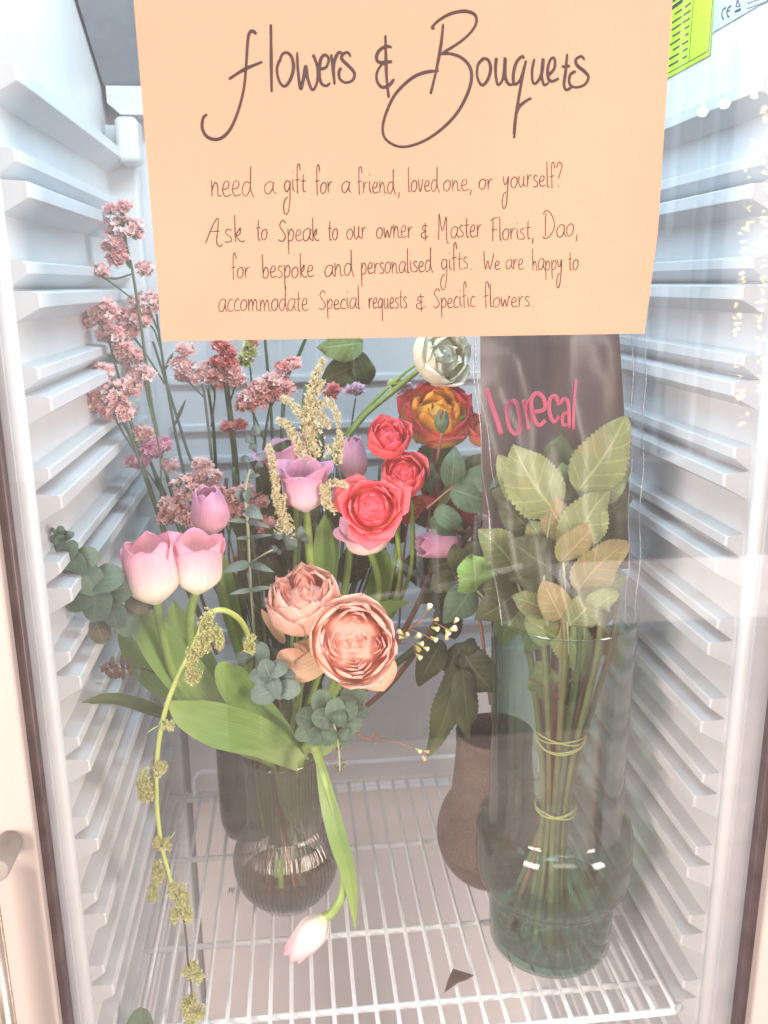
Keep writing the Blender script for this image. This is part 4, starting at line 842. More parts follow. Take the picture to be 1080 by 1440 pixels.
# ------------------------------------------------------------------ cream plume
def spikelet(m, path, y, rpx, rg, dens=1.0, mini=2.2, taper=.5, k=None):
    k = k or mpp(y); pts = crom([at(p[0], p[1], p[2] if len(p) > 2 else y) for p in path], 8); L = sum((pts[i + 1] - pts[i]).length for i in range(len(pts) - 1)); n = int(L / k / 1.15 * dens)
    for i in range(n):
        t = rg.random(); x = t * (len(pts) - 1); q = min(int(x), len(pts) - 2); p = pts[q].lerp(pts[q + 1], x - q)
        dv = Vector((rg.gauss(0, 1), rg.gauss(0, 1), rg.gauss(0, 1))).normalized(); R = rpx * k * (1 - taper * t) * rg.uniform(.3, 1)
        c = p + dv * R; s = mini * k * rg.uniform(.7, 1.3); e1, e2, a = basis(dv); rd = rg.random(); V = []; P = []
        V.append(c - a * s * .4); P.append((0, 0, rd))
        for h in range(5):
            an = h * 2 * pi / 5 + rd * 6; V.append(c + (e1 * cos(an) + e2 * sin(an)) * s * .45); P.append((.5, 0, rd))
        for h in range(5):
            an = (h + .5) * 2 * pi / 5 + rd * 6; V.append(c + (e1 * cos(an) + e2 * sin(an)) * s * .95 + a * s * rg.uniform(.1, .9)); P.append((1, 0, rd))
        V.append(c + a * s * .4); P.append((.7, 0, rd))
        F = []
        for h in range(5): h2 = (h + 1) % 5; F += [(0, 1 + h2, 1 + h), (1 + h, 1 + h2, 6 + h), (1 + h, 6 + h, 11)]
        m.add(V, F, P)
pl = flower('cream_plume', 'fluffy cream coloured flower plume in the middle of the bunch', 'flower plume', at(420, 800, .2)); rg = random.Random(77)
stemtube('stem', M['dstem'], pl, [at(430, 540, .24), at(425, 600, .24), at(420, 800, .25)] + into(405, 1080, .25), .0018)
for path, r_, d_ in (([(428, 640), (420, 620), (412, 612)], 12, 1.2), ([(440, 560), (450, 545), (452, 535)], 9, 1.2), ([(448, 610), (440, 590), (428, 575)], 12, 1.2), ([(455, 640), (470, 628), (478, 615)], 9, 1.2), ([(440, 640), (432, 590), (440, 540), (455, 505)], 9, 1.5), ([(440, 600), (425, 585), (410, 568), (398, 560)], 9, 1.5), ([(445, 575), (460, 565), (470, 575), (478, 598)], 8, 1.3), ([(425, 640), (415, 615), (403, 597), (393, 590)], 9, 1.8),
                ([(395, 725), (388, 690), (384, 655), (378, 628)], 8, 1.8), ([(408, 750), (400, 730), (390, 705), (386, 690)], 10, 1.6), ([(395, 700), (398, 730), (404, 745)], 9, 1.6), ([(445, 640), (440, 620), (430, 600)], 11, 1.5), ([(462, 700), (458, 688), (470, 678), (488, 684)], 7, 1.8),
                ([(460, 712), (456, 695), (452, 682)], 9, 2.0), ([(475, 650), (480, 625), (476, 605)], 6, 1.2), ([(430, 600), (440, 575), (437, 550), (445, 525)], 11, 1.2), ([(462, 600), (452, 585), (446, 565)], 9, 1.4), ([(470, 720), (464, 710), (455, 705)], 6, 1.5), ([(392, 745), (397, 735), (404, 725)], 9, 1.2)):
    m = MB(); spikelet(m, [(a, b, .175) for a, b in path], .175, r_, rg, d_ * 2.0, 3.3); o = pmk(m, 'plume_branch', M['plume'], pl); o['kind'] = 'stuff'
# ------------------------------------------------------------------ hanging amaranth
am = flower('hanging_amaranth', 'long drooping yellow green amaranth strand hanging in front of the shelf on the left', 'flower strand', at(350, 930, .2)); rg = random.Random(5)
AP = [(352, 950, .2), (351, 905, .15), (342, 878, .125), (325, 862, .11), (305, 858, .10), (288, 870, .095), (277, 899, .09), (254, 945, .085), (236, 987, .08), (224, 1040, .078), (220, 1090, .076), (221, 1137, .075), (226, 1180, .074), (233, 1212, .073), (242, 1245, .072)]
kk = mpp(.08); stemtube('stem', M['ystem'], am, P3(AP), 4.6 * kk, 10, taper=.35)
stemtube('thin_stem', M['bstem'], am, P3([(242, 1245, .072), (257, 1288, .071), (262, 1320, .071), (264, 1350, .07), (269, 1390, .07), (272, 1450, .07)]), 1.7 * kk, 8)
for (u, v, rx, rz) in ((294, 880, 14, 22), (286, 905, 12, 12), (275, 922, 10, 14), (272, 944, 10, 20), (303, 900, 11, 18), (352, 905, 7, 16), (233, 1020, 16, 8), (207, 1098, 13, 28), (200, 1110, 9, 16), (222, 1080, 10, 12), (228, 1187, 14, 9), (217, 1240, 12, 32), (252, 1272, 13, 26), (246, 1252, 8, 14), (260, 1285, 10, 12), (276, 1368, 13, 17), (263, 1362, 7, 8), (264, 1412, 13, 20), (280, 1428, 10, 12), (264, 1430, 12, 14)):
    m = MB()
    for i in range(5):
        uu, vv = u + rg.uniform(-.6, .6) * rx, v + rg.uniform(-.6, .6) * rz
        spikelet(m, [(uu, vv - rz * .35, .072), (uu + rg.uniform(-2, 2), vv, .07), (uu, vv + rz * .35, .072)], .07, min(rx, rz) * .75, rg, 4.0, 3.0, .2)
    o = pmk(m, 'flower_knot', M['amar'], am); o['kind'] = 'stuff'
for a in ([(232, 1015, .078), (215, 1025, .07), (208, 1030, .07)], [(228, 1185, .075), (240, 1178, .07), (246, 1170, .07)], [(219, 1083, .076), (205, 1080, .07), (198, 1095, .068)]):
    stemtube('tendril', M['ystem'], am, P3(a), .9 * kk, 6)
# ------------------------------------------------------------------ eucalyptus
def rleafdisc(par, u, v, y, wpx, ang, tx=0, ty=-1, tz=.3, mat='euc', rg=random, asp=1.1):
    """round leaf centred on a pixel; ang: direction its tip points in the picture, degrees from right, counter-clockwise."""
    k = mpp(y); a = math.radians(ang); L = wpx * asp / 2; du, dv = cos(a) * L, -sin(a) * L
    pts = [at(u - du, v - dv, y + .004), at(u, v, y - .002), at(u + du, v + dv, y + .002)]
    return leaf('leaf', M[mat], par, pts, wpx * k, (tx, ty, tz), 'round', fold=.10, curl=.12, nu=14, nv=9, wave=.02, rg=rg)
rg = random.Random(11)
eu = flower('eucalyptus_branch', 'branch of overlapping round dark green eucalyptus leaves at the far left', 'eucalyptus', at(230, 940, .2), 'eucalyptus branches')
stemtube('stem', M['gstem'], eu, P3([(84, 762, .09), (102, 800, .10), (130, 840, .11), (180, 880, .14), (240, 950, .18), (330, 1030, .22)]), .0018)
for q in [(118, 812, 34, -20), (92, 830, 30, 200), (140, 888, 34, -70), (196, 845, 40, -30), (178, 872, 44, -60), (158, 862, 46, -70), (166, 828, 44, 15), (112, 838, 46, 215), (134, 848, 50, -95), (150, 812, 46, 10), (102, 812, 36, 190), (124, 815, 46, -50), (96, 786, 30, 140), (122, 784, 34, 20), (106, 794, 34, -60), (98, 772, 26, 60), (86, 770, 22, 150), (88, 754, 18, 100), (78, 758, 15, 170), (96, 752, 15, 30), (85, 746, 13, 80), (74, 748, 11, 130)]:
    i = len(eu.children); rleafdisc(eu, q[0], q[1], .105 - .0016 * i + (.02 if i < 6 else 0), q[2], q[3], rg.uniform(-.4, .4), -1, rg.uniform(-.1, .8), 'eucb' if i < 5 else 'euc', rg)
eu = flower('eucalyptus_branch', 'short eucalyptus tip with thin brown edge-on leaves left of the tulip leaves', 'eucalyptus', at(215, 950, .17), 'eucalyptus branches')
stemtube('stem', M['brownleaf'], eu, P3([(140, 938, .15), (170, 940, .155), (200, 940, .16), (260, 965, .19)]), .0007)
for u, v, h, w_, a_ in ((147, 938, 18, 8, 60), (152, 946, 18, 9, -60), (157, 932, 19, 9, 80), (164, 944, 22, 10, -70), (172, 930, 20, 8, 95), (173, 946, 22, 8, -90), (180, 932, 22, 7, 90), (183, 944, 20, 6, -80), (194, 945, 26, 8, -85), (158, 950, 16, 8, -40), (222, 988, 18, 11, -60)):
    rleafdisc(eu, u, v, .155, w_, a_, 0, -1, .1, 'brownleaf' if u < 190 else 'euc', rg, asp=h / w_)
eu = flower('eucalyptus_branch', 'blue green eucalyptus sprig between the tulip leaves and the open peach rose', 'eucalyptus', at(400, 1000, .2), 'eucalyptus branches')
stemtube('stem', M['gstem'], eu, P3([(372, 935, .15), (385, 960, .16), (398, 1010, .2), (402, 1070, .24)]), .0014)
for q in [(352, 905, 24, 150), (366, 918, 30, 100), (345, 925, 26, 190), (392, 968, 34, -20), (402, 952, 26, 10), (372, 975, 38, 200), (405, 970, 34, 0), (384, 965, 30, -80), (364, 950, 26, 200), (390, 940, 28, 20), (376, 942, 30, 110)]:
    i = len(eu.children); rleafdisc(eu, q[0], q[1], .160 - .002 * i, q[2], q[3], rg.uniform(-.5, .5), -1, rg.uniform(-.2, .9), 'euct', rg)
eu = flower('eucalyptus_branch', 'grey green eucalyptus rosette over the right side of the vase mouth', 'eucalyptus', at(430, 1050, .2), 'eucalyptus branches')
stemtube('stem', M['gstem'], eu, P3([(478, 1086, .13), (476, 1050, .13), (466, 1015, .14), (440, 1030, .18), (420, 1070, .22)]), .0011)
for q in [(494, 985, 46, 40), (505, 1000, 26, -30), (438, 1012, 42, 160), (455, 990, 40, 110), (482, 998, 44, 30), (430, 1030, 30, 200), (448, 1035, 34, 230), (466, 1025, 34, -100), (482, 1032, 28, -60), (494, 1018, 28, -10), (456, 1010, 34, 170), (472, 1000, 34, 90), (488, 1000, 30, 20), (462, 1036, 26, -120), (486, 1032, 20, -30), (478, 1010, 22, -90)]:
    i = len(eu.children); rleafdisc(eu, q[0], q[1], .155 - .0018 * i, q[2], q[3], rg.uniform(-.5, .5), -1, rg.uniform(-.1, .9), 'euc', rg)
for q in [(480, 1052, 8, -60), (471, 1054, 8, 200), (482, 1068, 8, -10), (474, 1078, 8, 180), (484, 1078, 8, -60), (478, 1086, 8, -90)]: rleafdisc(eu, q[0], q[1], .13, q[2], q[3], 0, -1, .3, 'eucb', rg)
eu = flower('eucalyptus_branch', 'upright eucalyptus stem with paired narrow leaves left of the upper peach rose', 'eucalyptus', at(360, 900, .2), 'eucalyptus branches')
stemtube('stem', M['gstem'], eu, P3([(362, 960, .22), (357, 880, .19), (351, 800, .18), (348, 735, .18), (345, 690, .185), (352, 660, .19)]), .0016)
for a, b, w_ in (((350, 792), (310, 806), 15), ((350, 792), (386, 805), 12), ((353, 830), (322, 836), 8), ((353, 830), (384, 826), 8), ((348, 733), (318, 733), 7), ((348, 733), (380, 742), 9), ((350, 757), (330, 758), 6), ((350, 757), (384, 752), 7), ((346, 702), (330, 690), 19), ((346, 715), (370, 730), 20), ((350, 672), (366, 668), 9), ((352, 700), (341, 694), 22)):
    y = .17; leaf('leaf', M['euct'], eu, [at(a[0], a[1], y), at((a[0] + b[0]) / 2, (a[1] + b[1]) / 2 - 1, y - .012), at(b[0], b[1], y - .015)], w_ * mpp(y), (.1, -1, .35), 'long', fold=.15, nu=14)
stemtube('side_stem', M['gstem'], eu, P3([(351, 792, .18), (370, 780, .17), (384, 773, .17)]), .001)
for q in [(384, 772, 12, 30), (391, 776, 9, -60), (410, 765, 18, 60), (425, 748, 16, 80), (428, 758, 14, -60), (404, 758, 14, 150), (392, 752, 15, 170), (345, 645, 12, 10), (365, 655, 12, 60), (355, 630, 14, 120), (360, 605, 14, 30), (368, 640, 12, -20), (350, 618, 12, 200)]: rleafdisc(eu, q[0], q[1], .2, q[2], q[3], rg.uniform(-.6, .6), -1, .3, 'euct', rg)
# small leaf at the lower left edge of the frame
eu = flower('fallen_leaf', 'dark green serrated leaf at the bottom left corner below the amaranth strand', 'leaf', at(197, 1436, .07))
leaf('blade', M['rleaf'], eu, [at(197, 1475, .075), at(197, 1448, .07), at(198, 1416, .07)], 50 * mpp(.07), (.1, -1, .3), 'round', fold=.1, ser=.05, nv=9, nu=26)

# ------------------------------------------------------------------ rose foliage on the right
def spray(label, stempath, leaves, mat='rleaf', group='rose leaf sprays', smat='rstem', y=.2, sr=1.6, fold=.14, ser=.09):
    p0 = at(stempath[0][0], stempath[0][1], stempath[0][2] if len(stempath[0]) > 2 else y)
    f = flower('rose_spray', label, 'rose leaves', p0, group); stemtube('stem', M[smat], f, P3(stempath, y), sr * mpp(y))
    for lf in leaves:
        a, b, w_ = lf[0], lf[1], lf[2]; mt = lf[3] if len(lf) > 3 and lf[3] else mat; dy = lf[4] if len(lf) > 4 else 0; nr = lf[5] if len(lf) > 5 else (rg.uniform(-.25, .25), -1, rg.uniform(.0, .35))
        yy = y + dy; bx, by = (b[0] - a[0]), (b[1] - a[1]); ln = math.hypot(bx, by); cx, cy_ = -by / ln, bx / ln; s_ = rg.uniform(-.06, .06) * ln
        leaf('leaf', M[mt], f, [at(a[0], a[1], yy + .004), at(a[0] + bx * .35 + cx * s_, a[1] + by * .35 + cy_ * s_, yy - .004), at(a[0] + bx * .7 + cx * s_, a[1] + by * .7 + cy_ * s_, yy - .004), at(b[0], b[1], yy + .004)], w_ * 1.28 * mpp(yy), nr, 'rose', fold=fold, ser=ser, curl=rg.uniform(0, .35), nu=34, nv=9, wave=rg.uniform(.02, .09))
    return f
rg = random.Random(21)
spray('grey green spray of four serrated leaves right of the coral roses', [(600, 715), (618, 700), (634, 687), (650, 678)], [((634, 686), (639, 628), 33), ((634, 687), (706, 712), 44, None, -.005), ((640, 684), (725, 655), 34, None, -.002), ((650, 672), (700, 642), 30, 'rleafd', .01), ((608, 690), (606, 650), 26, None, .012), ((612, 716), (652, 745), 28, None, -.003), ((604, 730), (642, 752), 26, 'rleaf', .006)], y=.185)
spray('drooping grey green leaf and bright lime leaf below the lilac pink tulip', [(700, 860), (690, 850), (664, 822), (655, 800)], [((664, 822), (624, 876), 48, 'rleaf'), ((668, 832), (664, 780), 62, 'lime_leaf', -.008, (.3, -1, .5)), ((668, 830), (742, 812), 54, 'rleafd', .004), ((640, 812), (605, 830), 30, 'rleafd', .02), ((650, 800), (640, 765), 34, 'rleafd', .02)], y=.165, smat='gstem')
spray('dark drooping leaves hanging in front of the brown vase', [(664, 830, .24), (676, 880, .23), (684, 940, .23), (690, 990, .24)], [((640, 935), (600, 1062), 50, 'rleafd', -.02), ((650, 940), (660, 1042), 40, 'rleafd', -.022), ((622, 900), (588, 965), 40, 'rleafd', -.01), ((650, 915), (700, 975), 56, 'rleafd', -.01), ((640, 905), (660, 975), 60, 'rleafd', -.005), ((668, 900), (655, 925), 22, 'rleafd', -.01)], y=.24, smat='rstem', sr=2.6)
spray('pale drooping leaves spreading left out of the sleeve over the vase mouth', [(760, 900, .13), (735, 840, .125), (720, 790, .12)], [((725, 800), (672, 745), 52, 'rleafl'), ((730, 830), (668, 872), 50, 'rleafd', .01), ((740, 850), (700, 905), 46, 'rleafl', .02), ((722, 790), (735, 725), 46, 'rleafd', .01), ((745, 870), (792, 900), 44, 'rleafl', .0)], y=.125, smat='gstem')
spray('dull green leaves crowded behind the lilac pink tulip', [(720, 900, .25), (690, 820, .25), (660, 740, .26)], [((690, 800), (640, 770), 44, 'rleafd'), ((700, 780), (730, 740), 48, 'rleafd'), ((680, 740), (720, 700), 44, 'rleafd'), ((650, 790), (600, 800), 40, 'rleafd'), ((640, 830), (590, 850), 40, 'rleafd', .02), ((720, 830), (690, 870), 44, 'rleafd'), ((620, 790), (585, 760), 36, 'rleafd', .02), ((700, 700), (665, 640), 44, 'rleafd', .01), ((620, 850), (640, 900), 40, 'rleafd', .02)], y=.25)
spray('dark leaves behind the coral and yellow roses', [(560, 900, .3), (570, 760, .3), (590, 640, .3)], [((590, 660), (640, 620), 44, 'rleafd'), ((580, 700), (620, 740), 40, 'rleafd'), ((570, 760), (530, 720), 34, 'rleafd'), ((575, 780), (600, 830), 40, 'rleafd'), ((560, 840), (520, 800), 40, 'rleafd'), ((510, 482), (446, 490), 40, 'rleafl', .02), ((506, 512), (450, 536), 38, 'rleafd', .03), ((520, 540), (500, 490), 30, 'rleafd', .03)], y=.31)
spray('dark leaves filling the middle of the bunch behind the peach roses', [(405, 1060, .27), (410, 900, .28), (400, 760, .29)], [((405, 900), (360, 850), 40, 'rleafd'), ((410, 880), (455, 830), 44, 'rleafd'), ((400, 820), (350, 790), 40, 'rleafd'), ((405, 800), (440, 740), 40, 'rleafd'), ((400, 960), (350, 900), 46, 'rleafd'), ((410, 960), (470, 890), 46, 'rleafd'), ((400, 760), (370, 700), 40, 'rleafd'), ((410, 740), (450, 690), 36, 'rleafd'), ((405, 1010), (450, 950), 46, 'rleafd'), ((400, 1010), (360, 960), 40, 'rleafd'), ((420, 900), (500, 850), 44, 'rleafd'), ((400, 700), (352, 650), 36, 'rleafd'), ((330, 870), (325, 800), 30, 'rleafd'), ((480, 820), (520, 740), 40, 'rleafd'), ((395, 990), (385, 930), 40, 'rleafd', -.03), ((405, 1040), (400, 985), 44, 'rleafd', -.04), ((415, 1050), (440, 990), 40, 'rleafd', -.03), ((470, 760), (480, 690), 36, 'rleafd'), ((345, 760), (330, 690), 34, 'rleafd'), ((380, 660), (410, 620), 30, 'rleafd'), ((420, 660), (450, 600), 36, 'rleafd')], y=.28)  # dark leaves added for the shaded middle of the bunch
f = flower('flower_stem', 'bundle of dark thin stems behind the cream plume and peach roses', 'stem', at(400, 950, .3)); rg = random.Random(9)  # dark stems added behind to deepen the same shaded middle
for i in range(44):
    u0 = 320 + i * 4.6; stemtube('stem', M['dstem' if i % 3 else 'bstem'], f, [at(u0 + rg.uniform(-20, 20), 650 + rg.uniform(0, 60), .31), at(u0 + rg.uniform(-6, 10), 800, .30), at(405 + (u0 - 405) * .4, 960, .285), at(404, 1085, .265)], rg.uniform(.0009, .0024), 6)
f = flower('flower_stem', 'crowded cut stem ends inside the ribbed vase neck', 'stem', at(402, 1100, .25))
for i in range(16):
    a = rg.uniform(0, 6.28); r_ = rg.uniform(.005, .032); p = Vector((VC[0] + r_ * cos(a), VC[1] + r_ * sin(a), .215)); a2 = a + 2.4; q = Vector((VC[0] + .03 * cos(a2), VC[1] + .03 * sin(a2), rg.uniform(.02, .07)))
    stemtube('stem', M[('stem', 'dstem', 'dstem', 'rstem')[i % 4]], f, [p, p.lerp(q, .5), q], rg.uniform(.0018, .0036), 7)
f = flower('tulip_leaf', 'dark submerged leaves pressed inside the ribbed vase neck', 'leaf', at(402, 1100, .25))
for i in range(8):
    a = i * .8; p = Vector((VC[0] + .032 * cos(a), VC[1] + .032 * sin(a), .205)); q = Vector((VC[0] + .026 * cos(a + .5), VC[1] + .026 * sin(a + .5), .115 - .02 * (i % 3)))
    leaf('blade', M['tleafd' if i % 4 else 'tleaf'], f, [p, p.lerp(q, .5), q], .026, (cos(a), sin(a), 0), 'blade', nu=10, nv=5)
# ------------------------------------------------------------------ wax flower
wf = flower('wax_flower', 'sprig of tiny cream wax flower buds right of the open peach rose', 'wax flower', at(540, 930, .15), 'wax flower sprigs')
def wax(par, u, v, y, s, ang, mt='wax'):
    k = mpp(y); a = math.radians(ang); d = right * cos(a) + Vector((0, 0, 1)) * sin(a) - Vector((0, .3, 0)); d.normalize(); c = at(u, v, y)
    m = MB(); m.tube([c - d * s * 1.5 * k, c - d * s * .8 * k, c - d * s * .2 * k, c + d * s * .1 * k], [s * .15 * k, s * .38 * k, s * .62 * k, s * .6 * k], 8); pmk(m, 'calyx', M['waxg'], par)
    m = MB()
    for q in range(5):
        an = q * 2 * pi / 5; e1, e2, _ = basis(d); m.ball(c + d * s * .35 * k + (e1 * cos(an) + e2 * sin(an)) * s * .3 * k, s * .46 * k, 7, 5)
    pmk(m, 'bud', M[mt], par)
stemtube('stem', M['rstem'], wf, P3([(520, 960, .17), (550, 915, .15), (575, 885, .145), (590, 872, .145)]), .0009)
for a in ([(575, 885, .145), (600, 870, .14), (612, 872, .14)], [(560, 905, .148), (580, 905, .142), (584, 918, .14)], [(590, 872, .145), (598, 862, .14), (603, 855, .14)], [(575, 885, .145), (595, 892, .14), (608, 900, .14)], [(610, 875, .14), (630, 885, .14), (638, 888, .14)]): stemtube('stem', M['rstem'], wf, P3(a), .0006, 6)
for q in [(562, 889, 9, 140), (572, 893, 8, 60), (588, 894, 10, 40), (592, 905, 9, 0), (588, 913, 9, -60, 'waxo'), (590, 924, 9, -40), (604, 853, 10, 70), (614, 871, 7, 20, 'waxo'), (614, 884, 9, -10), (612, 899, 9, -30), (630, 890, 9, -60), (638, 884, 11, 30), (642, 872, 8, 60), (628, 897, 7, -80, 'waxo'), (600, 912, 8, -20), (563, 896, 7, 170)]: wax(wf, q[0], q[1], .14, q[2] * .62, q[3], q[4] if len(q) > 4 else 'wax')
wf = flower('wax_flower', 'thin reddish wax flower twig with three buds below the drooping rose leaves', 'wax flower', at(500, 1040, .18), 'wax flower sprigs')
for a in ([(510, 1035, .2), (545, 1040, .19), (575, 1050, .18), (592, 1054, .178)], [(540, 1040, .19), (525, 1046, .19)], [(592, 1054, .178), (598, 1066, .175)], [(500, 1030, .2), (520, 1040, .195), (530, 1028, .19)]): stemtube('stem', M['rstem'], wf, P3(a), .0007, 6)
for q in [(590, 1056, 8, -30), (601, 1057, 7, 0, 'waxo'), (597, 1067, 7, -60, 'waxo')]: wax(wf, q[0], q[1], .175, q[2] * .6, q[3], q[4] if len(q) > 4 else 'wax')

# ------------------------------------------------------------------ roses in the green vase + sleeve
rg = random.Random(31)
M['ostem'] = plain('olive_rose_stem', (.20, .20, .07), .5, .35, 50, .3, 300)
bs = flower('rose_bunch', 'bundle of rose stems tied with raffia standing in the green glass vase', 'rose bunch', (GC[0], GC[1], .014))
for i in range(18):
    a = i * 2.4; r_ = .006 + .016 * sqrt(i / 18); r0 = .022 + .03 * rg.random()
    z1 = .245
    pts = [Vector((GC[0] - .012 + r0 * cos(a + .6) * .9, GC[1] + r0 * sin(a + .6) * .8, .014)), Vector((GC[0] + .6 * r_ * cos(a), GC[1] + r_ * sin(a) * .9, .15)), Vector((GC[0] + .004 + r_ * cos(a), GC[1] + r_ * sin(a), z1)), Vector((GC[0] + .01 + r_ * 2.2 * cos(a), GC[1] + r_ * 2 * sin(a), .38)), Vector((GC[0] + .01 + r_ * 2.6 * cos(a), GC[1] + .02 + r_ * 2 * sin(a), .45))]
    o = stemtube('rose_stem', M[('ostem', 'dstem', 'rstem', 'ostem', 'dstem', 'ostem', 'ostem')[i % 7]], bs, pts, rg.uniform(.0026, .0038), 9)
for z, cx_, rx_, tl in ((.268, GC[0] + .003, .0265, .10), (.178, GC[0] + .001, .0225, .02)):
    m = MB()
    for q in range(4):
        ph = rg.uniform(0, 6); m.tube([(cx_ + rx_ * cos(t * pi / 16), GC[1] + rx_ * sin(t * pi / 16), z + .003 * sin(t * .35 + ph) - tl * .06 * (1 + cos((t - 24) * pi / 16)) * (q % 2) * .9) for t in range(33)], .0009, 6)
    o = m.mk('raffia_tie', M['twine'], None); o.parent = bs; o.matrix_parent_inverse = Matrix.Translation(-bs.location)
for i in range(9):   # side twigs
    z = .27 + i * .028; a = rg.uniform(2.2, 4.6) if i % 2 else rg.uniform(-1, .6); p = Vector((GC[0] + .008, GC[1], z)); q = p + Vector((cos(a) * .045, -.01, .04)); stemtube('side_twig', M['rstem'], bs, [p, p.lerp(q, .5) + Vector((0, 0, .004)), q], .0012, 6)
def sv(lab, stem, lv, mt='sleaf', y=.12): return spray(lab, stem, lv, mat=mt, y=y, group='leaves inside the sleeve', smat='gstem')
sv('large yellow green rose leaves at the left inside the sleeve', [(770, 880), (765, 800), (775, 720)], [((783, 722), (722, 624), 78), ((770, 710), (700, 640), 56, None, .02), ((765, 760), (700, 700), 50, 'rleafd', .02), ((775, 800), (716, 760), 62, 'rleafd', -.004), ((780, 790), (716, 815), 56, 'rleafd', .01), ((790, 800), (745, 730), 56, 'sleaf', .012)], y=.11)
sv('yellow green rose leaf at the upper right inside the sleeve', [(820, 900), (830, 800), (820, 720)], [((812, 690), (880, 585), 72), ((824, 705), (888, 660), 54, None, .015), ((840, 700), (808, 640), 50, 'sleaf', .02), ((805, 700), (790, 650), 30, 'rleafl', .03), ((835, 740), (892, 700), 50, 'rleafd', .03)], y=.11)
sv('rose leaves coloured orange for a reflection, in the middle of the sleeve', [(800, 920), (795, 830), (790, 760)], [((800, 775), (856, 690), 62), ((805, 768), (762, 690), 46, 'oleaf', .01), ((788, 790), (840, 735), 46, 'oleaf', -.006), ((812, 830), (884, 762), 58, 'oleaf', -.002), ((800, 850), (880, 810), 44, None, .01), ((790, 870), (764, 815), 46, 'oleaf', -.004), ((800, 880), (840, 835), 50, None, -.004), ((770, 860), (720, 840), 40, 'sleaf', .01), ((830, 860), (870, 835), 40, 'sleaf', -.01)], y=.105)
sv('pale leaves pressed inside the mouth of the green vase', [(790, 960), (788, 900), (790, 860)], [((786, 895), (738, 868), 46, None), ((790, 870), (822, 950), 58, None, .0), ((770, 980), (755, 930), 46, 'rleafl', .02), ((850, 880), (872, 940), 40, 'rleafl', .02), ((760, 880), (740, 920), 36, 'rleafl', .02)], y=.125)
sv('dark leaves at the back of the sleeve', [(790, 900, .15), (790, 820, .15), (790, 700, .15)], [((790, 760), (850, 640), 70, 'rleafd', .03), ((780, 740), (690, 690), 60, 'rleafd', .03), ((790, 700), (790, 610), 60, 'rleafd', .035), ((800, 820), (880, 740), 70, 'rleafd', .03), ((780, 820), (700, 770), 60, 'rleafd', .03), ((790, 860), (720, 870), 60, 'rleafd', .03), ((800, 860), (870, 860), 60, 'rleafd', .03), ((790, 800), (800, 720), 60, 'rleafd', .03)], y=.13)  # dark leaves added so the gaps between front leaves read dark
# cellophane sleeve
M['cello'] = glass_mat('cellophane', (.97, .97, .975), 1.5, .34, edge=(.84, .86, .88), power=.6, wav=.5, dirt=.02)
M['card'] = plain('brown_card', (.10, .062, .052), .75, .35, 6, .2, 60, stretch=(6, 1, .4), col2=(.055, .035, .04))
M['pinkink'] = plain('pink_print', (.36, .06, .12), .6, .15, 30)
sl = flower('cellophane_sleeve', 'clear cellophane flower sleeve with pink lettering standing in the green glass vase', 'flower sleeve', (GC[0], GC[1], .4))
def sleeve_pt(s, t, off=0):
    """s 0..1 across the front from left to right edge, t 0 bottom .. 1 top"""
    v = 880 - 420 * t; ul = 706 - (706 - 662) * t ** .8; ur = 893 + 16 * t ** .7
    u = ul + (ur - ul) * s; y = .105 + .03 * t - .030 * sin(pi * s) + .0035 * sin(s * 23 + t * 5) * (1 - .5 * t) + .0025 * sin(t * 17 + s * 9)
    return at(u + 1.8 * sin(t * 21 + s * 3), v, y + off)
def sleeve_bk(s, t):
    v = 872 - 420 * t; ul = 706 - 44 * t ** .8; ur = 893 + 16 * t ** .7
    return at(ul + (ur - ul) * s + 1.8 * sin(t * 21 + s * 3), v, .115 + .03 * t + .075 * sin(pi * s) ** .6)
m = MB(); m.grid([[sleeve_pt(i / 28, j / 30) for i in range(29)] for j in range(31)]); pmk(m, 'front_sheet', M['cello'], sl)
m = MB(); m.grid([[sleeve_bk(i / 20, j / 20) for i in range(21)] for j in range(21)]); pmk(m, 'back_sheet', M['cello'], sl)
M['celloedge'] = glass_mat('cellophane_seam', (.80, .82, .85), 1.5, .1, edge=(.7, .72, .75), power=2.0, dirt=.22)
for s_ in (.0, .925, 1.0):
    m = MB(); m.tube([sleeve_pt(s_, j / 40, -.0005) for j in range(41)], .0007, 6); pmk(m, 'seam', M['celloedge'], sl)
m = MB(); m.tube([sleeve_pt(.045 + .03 * sin(j / 40 * 5), j / 40, -.0005) for j in range(18, 41)], .0004, 6); pmk(m, 'seam', M['celloedge'], sl)
# brown card lining behind the leaves
G = []
for j in range(13):
    t = j / 12; v = 800 - 340 * t; row = []
    for i in range(13):
        s = i / 12; ul = 676 + 4 * (1 - t); ur = 884 - 14 * max(0, t - .35) / .65
        row.append(at(ul + (ur - ul) * s, v, .16 + .03 * t + .022 * sin(pi * s)))
    G.append(row)
m = MB(); m.grid(G); o = pmk(m, 'card_lining', M['card'], sl); so = o.modifiers.new('solid', 'SOLIDIFY'); so.thickness = .0012
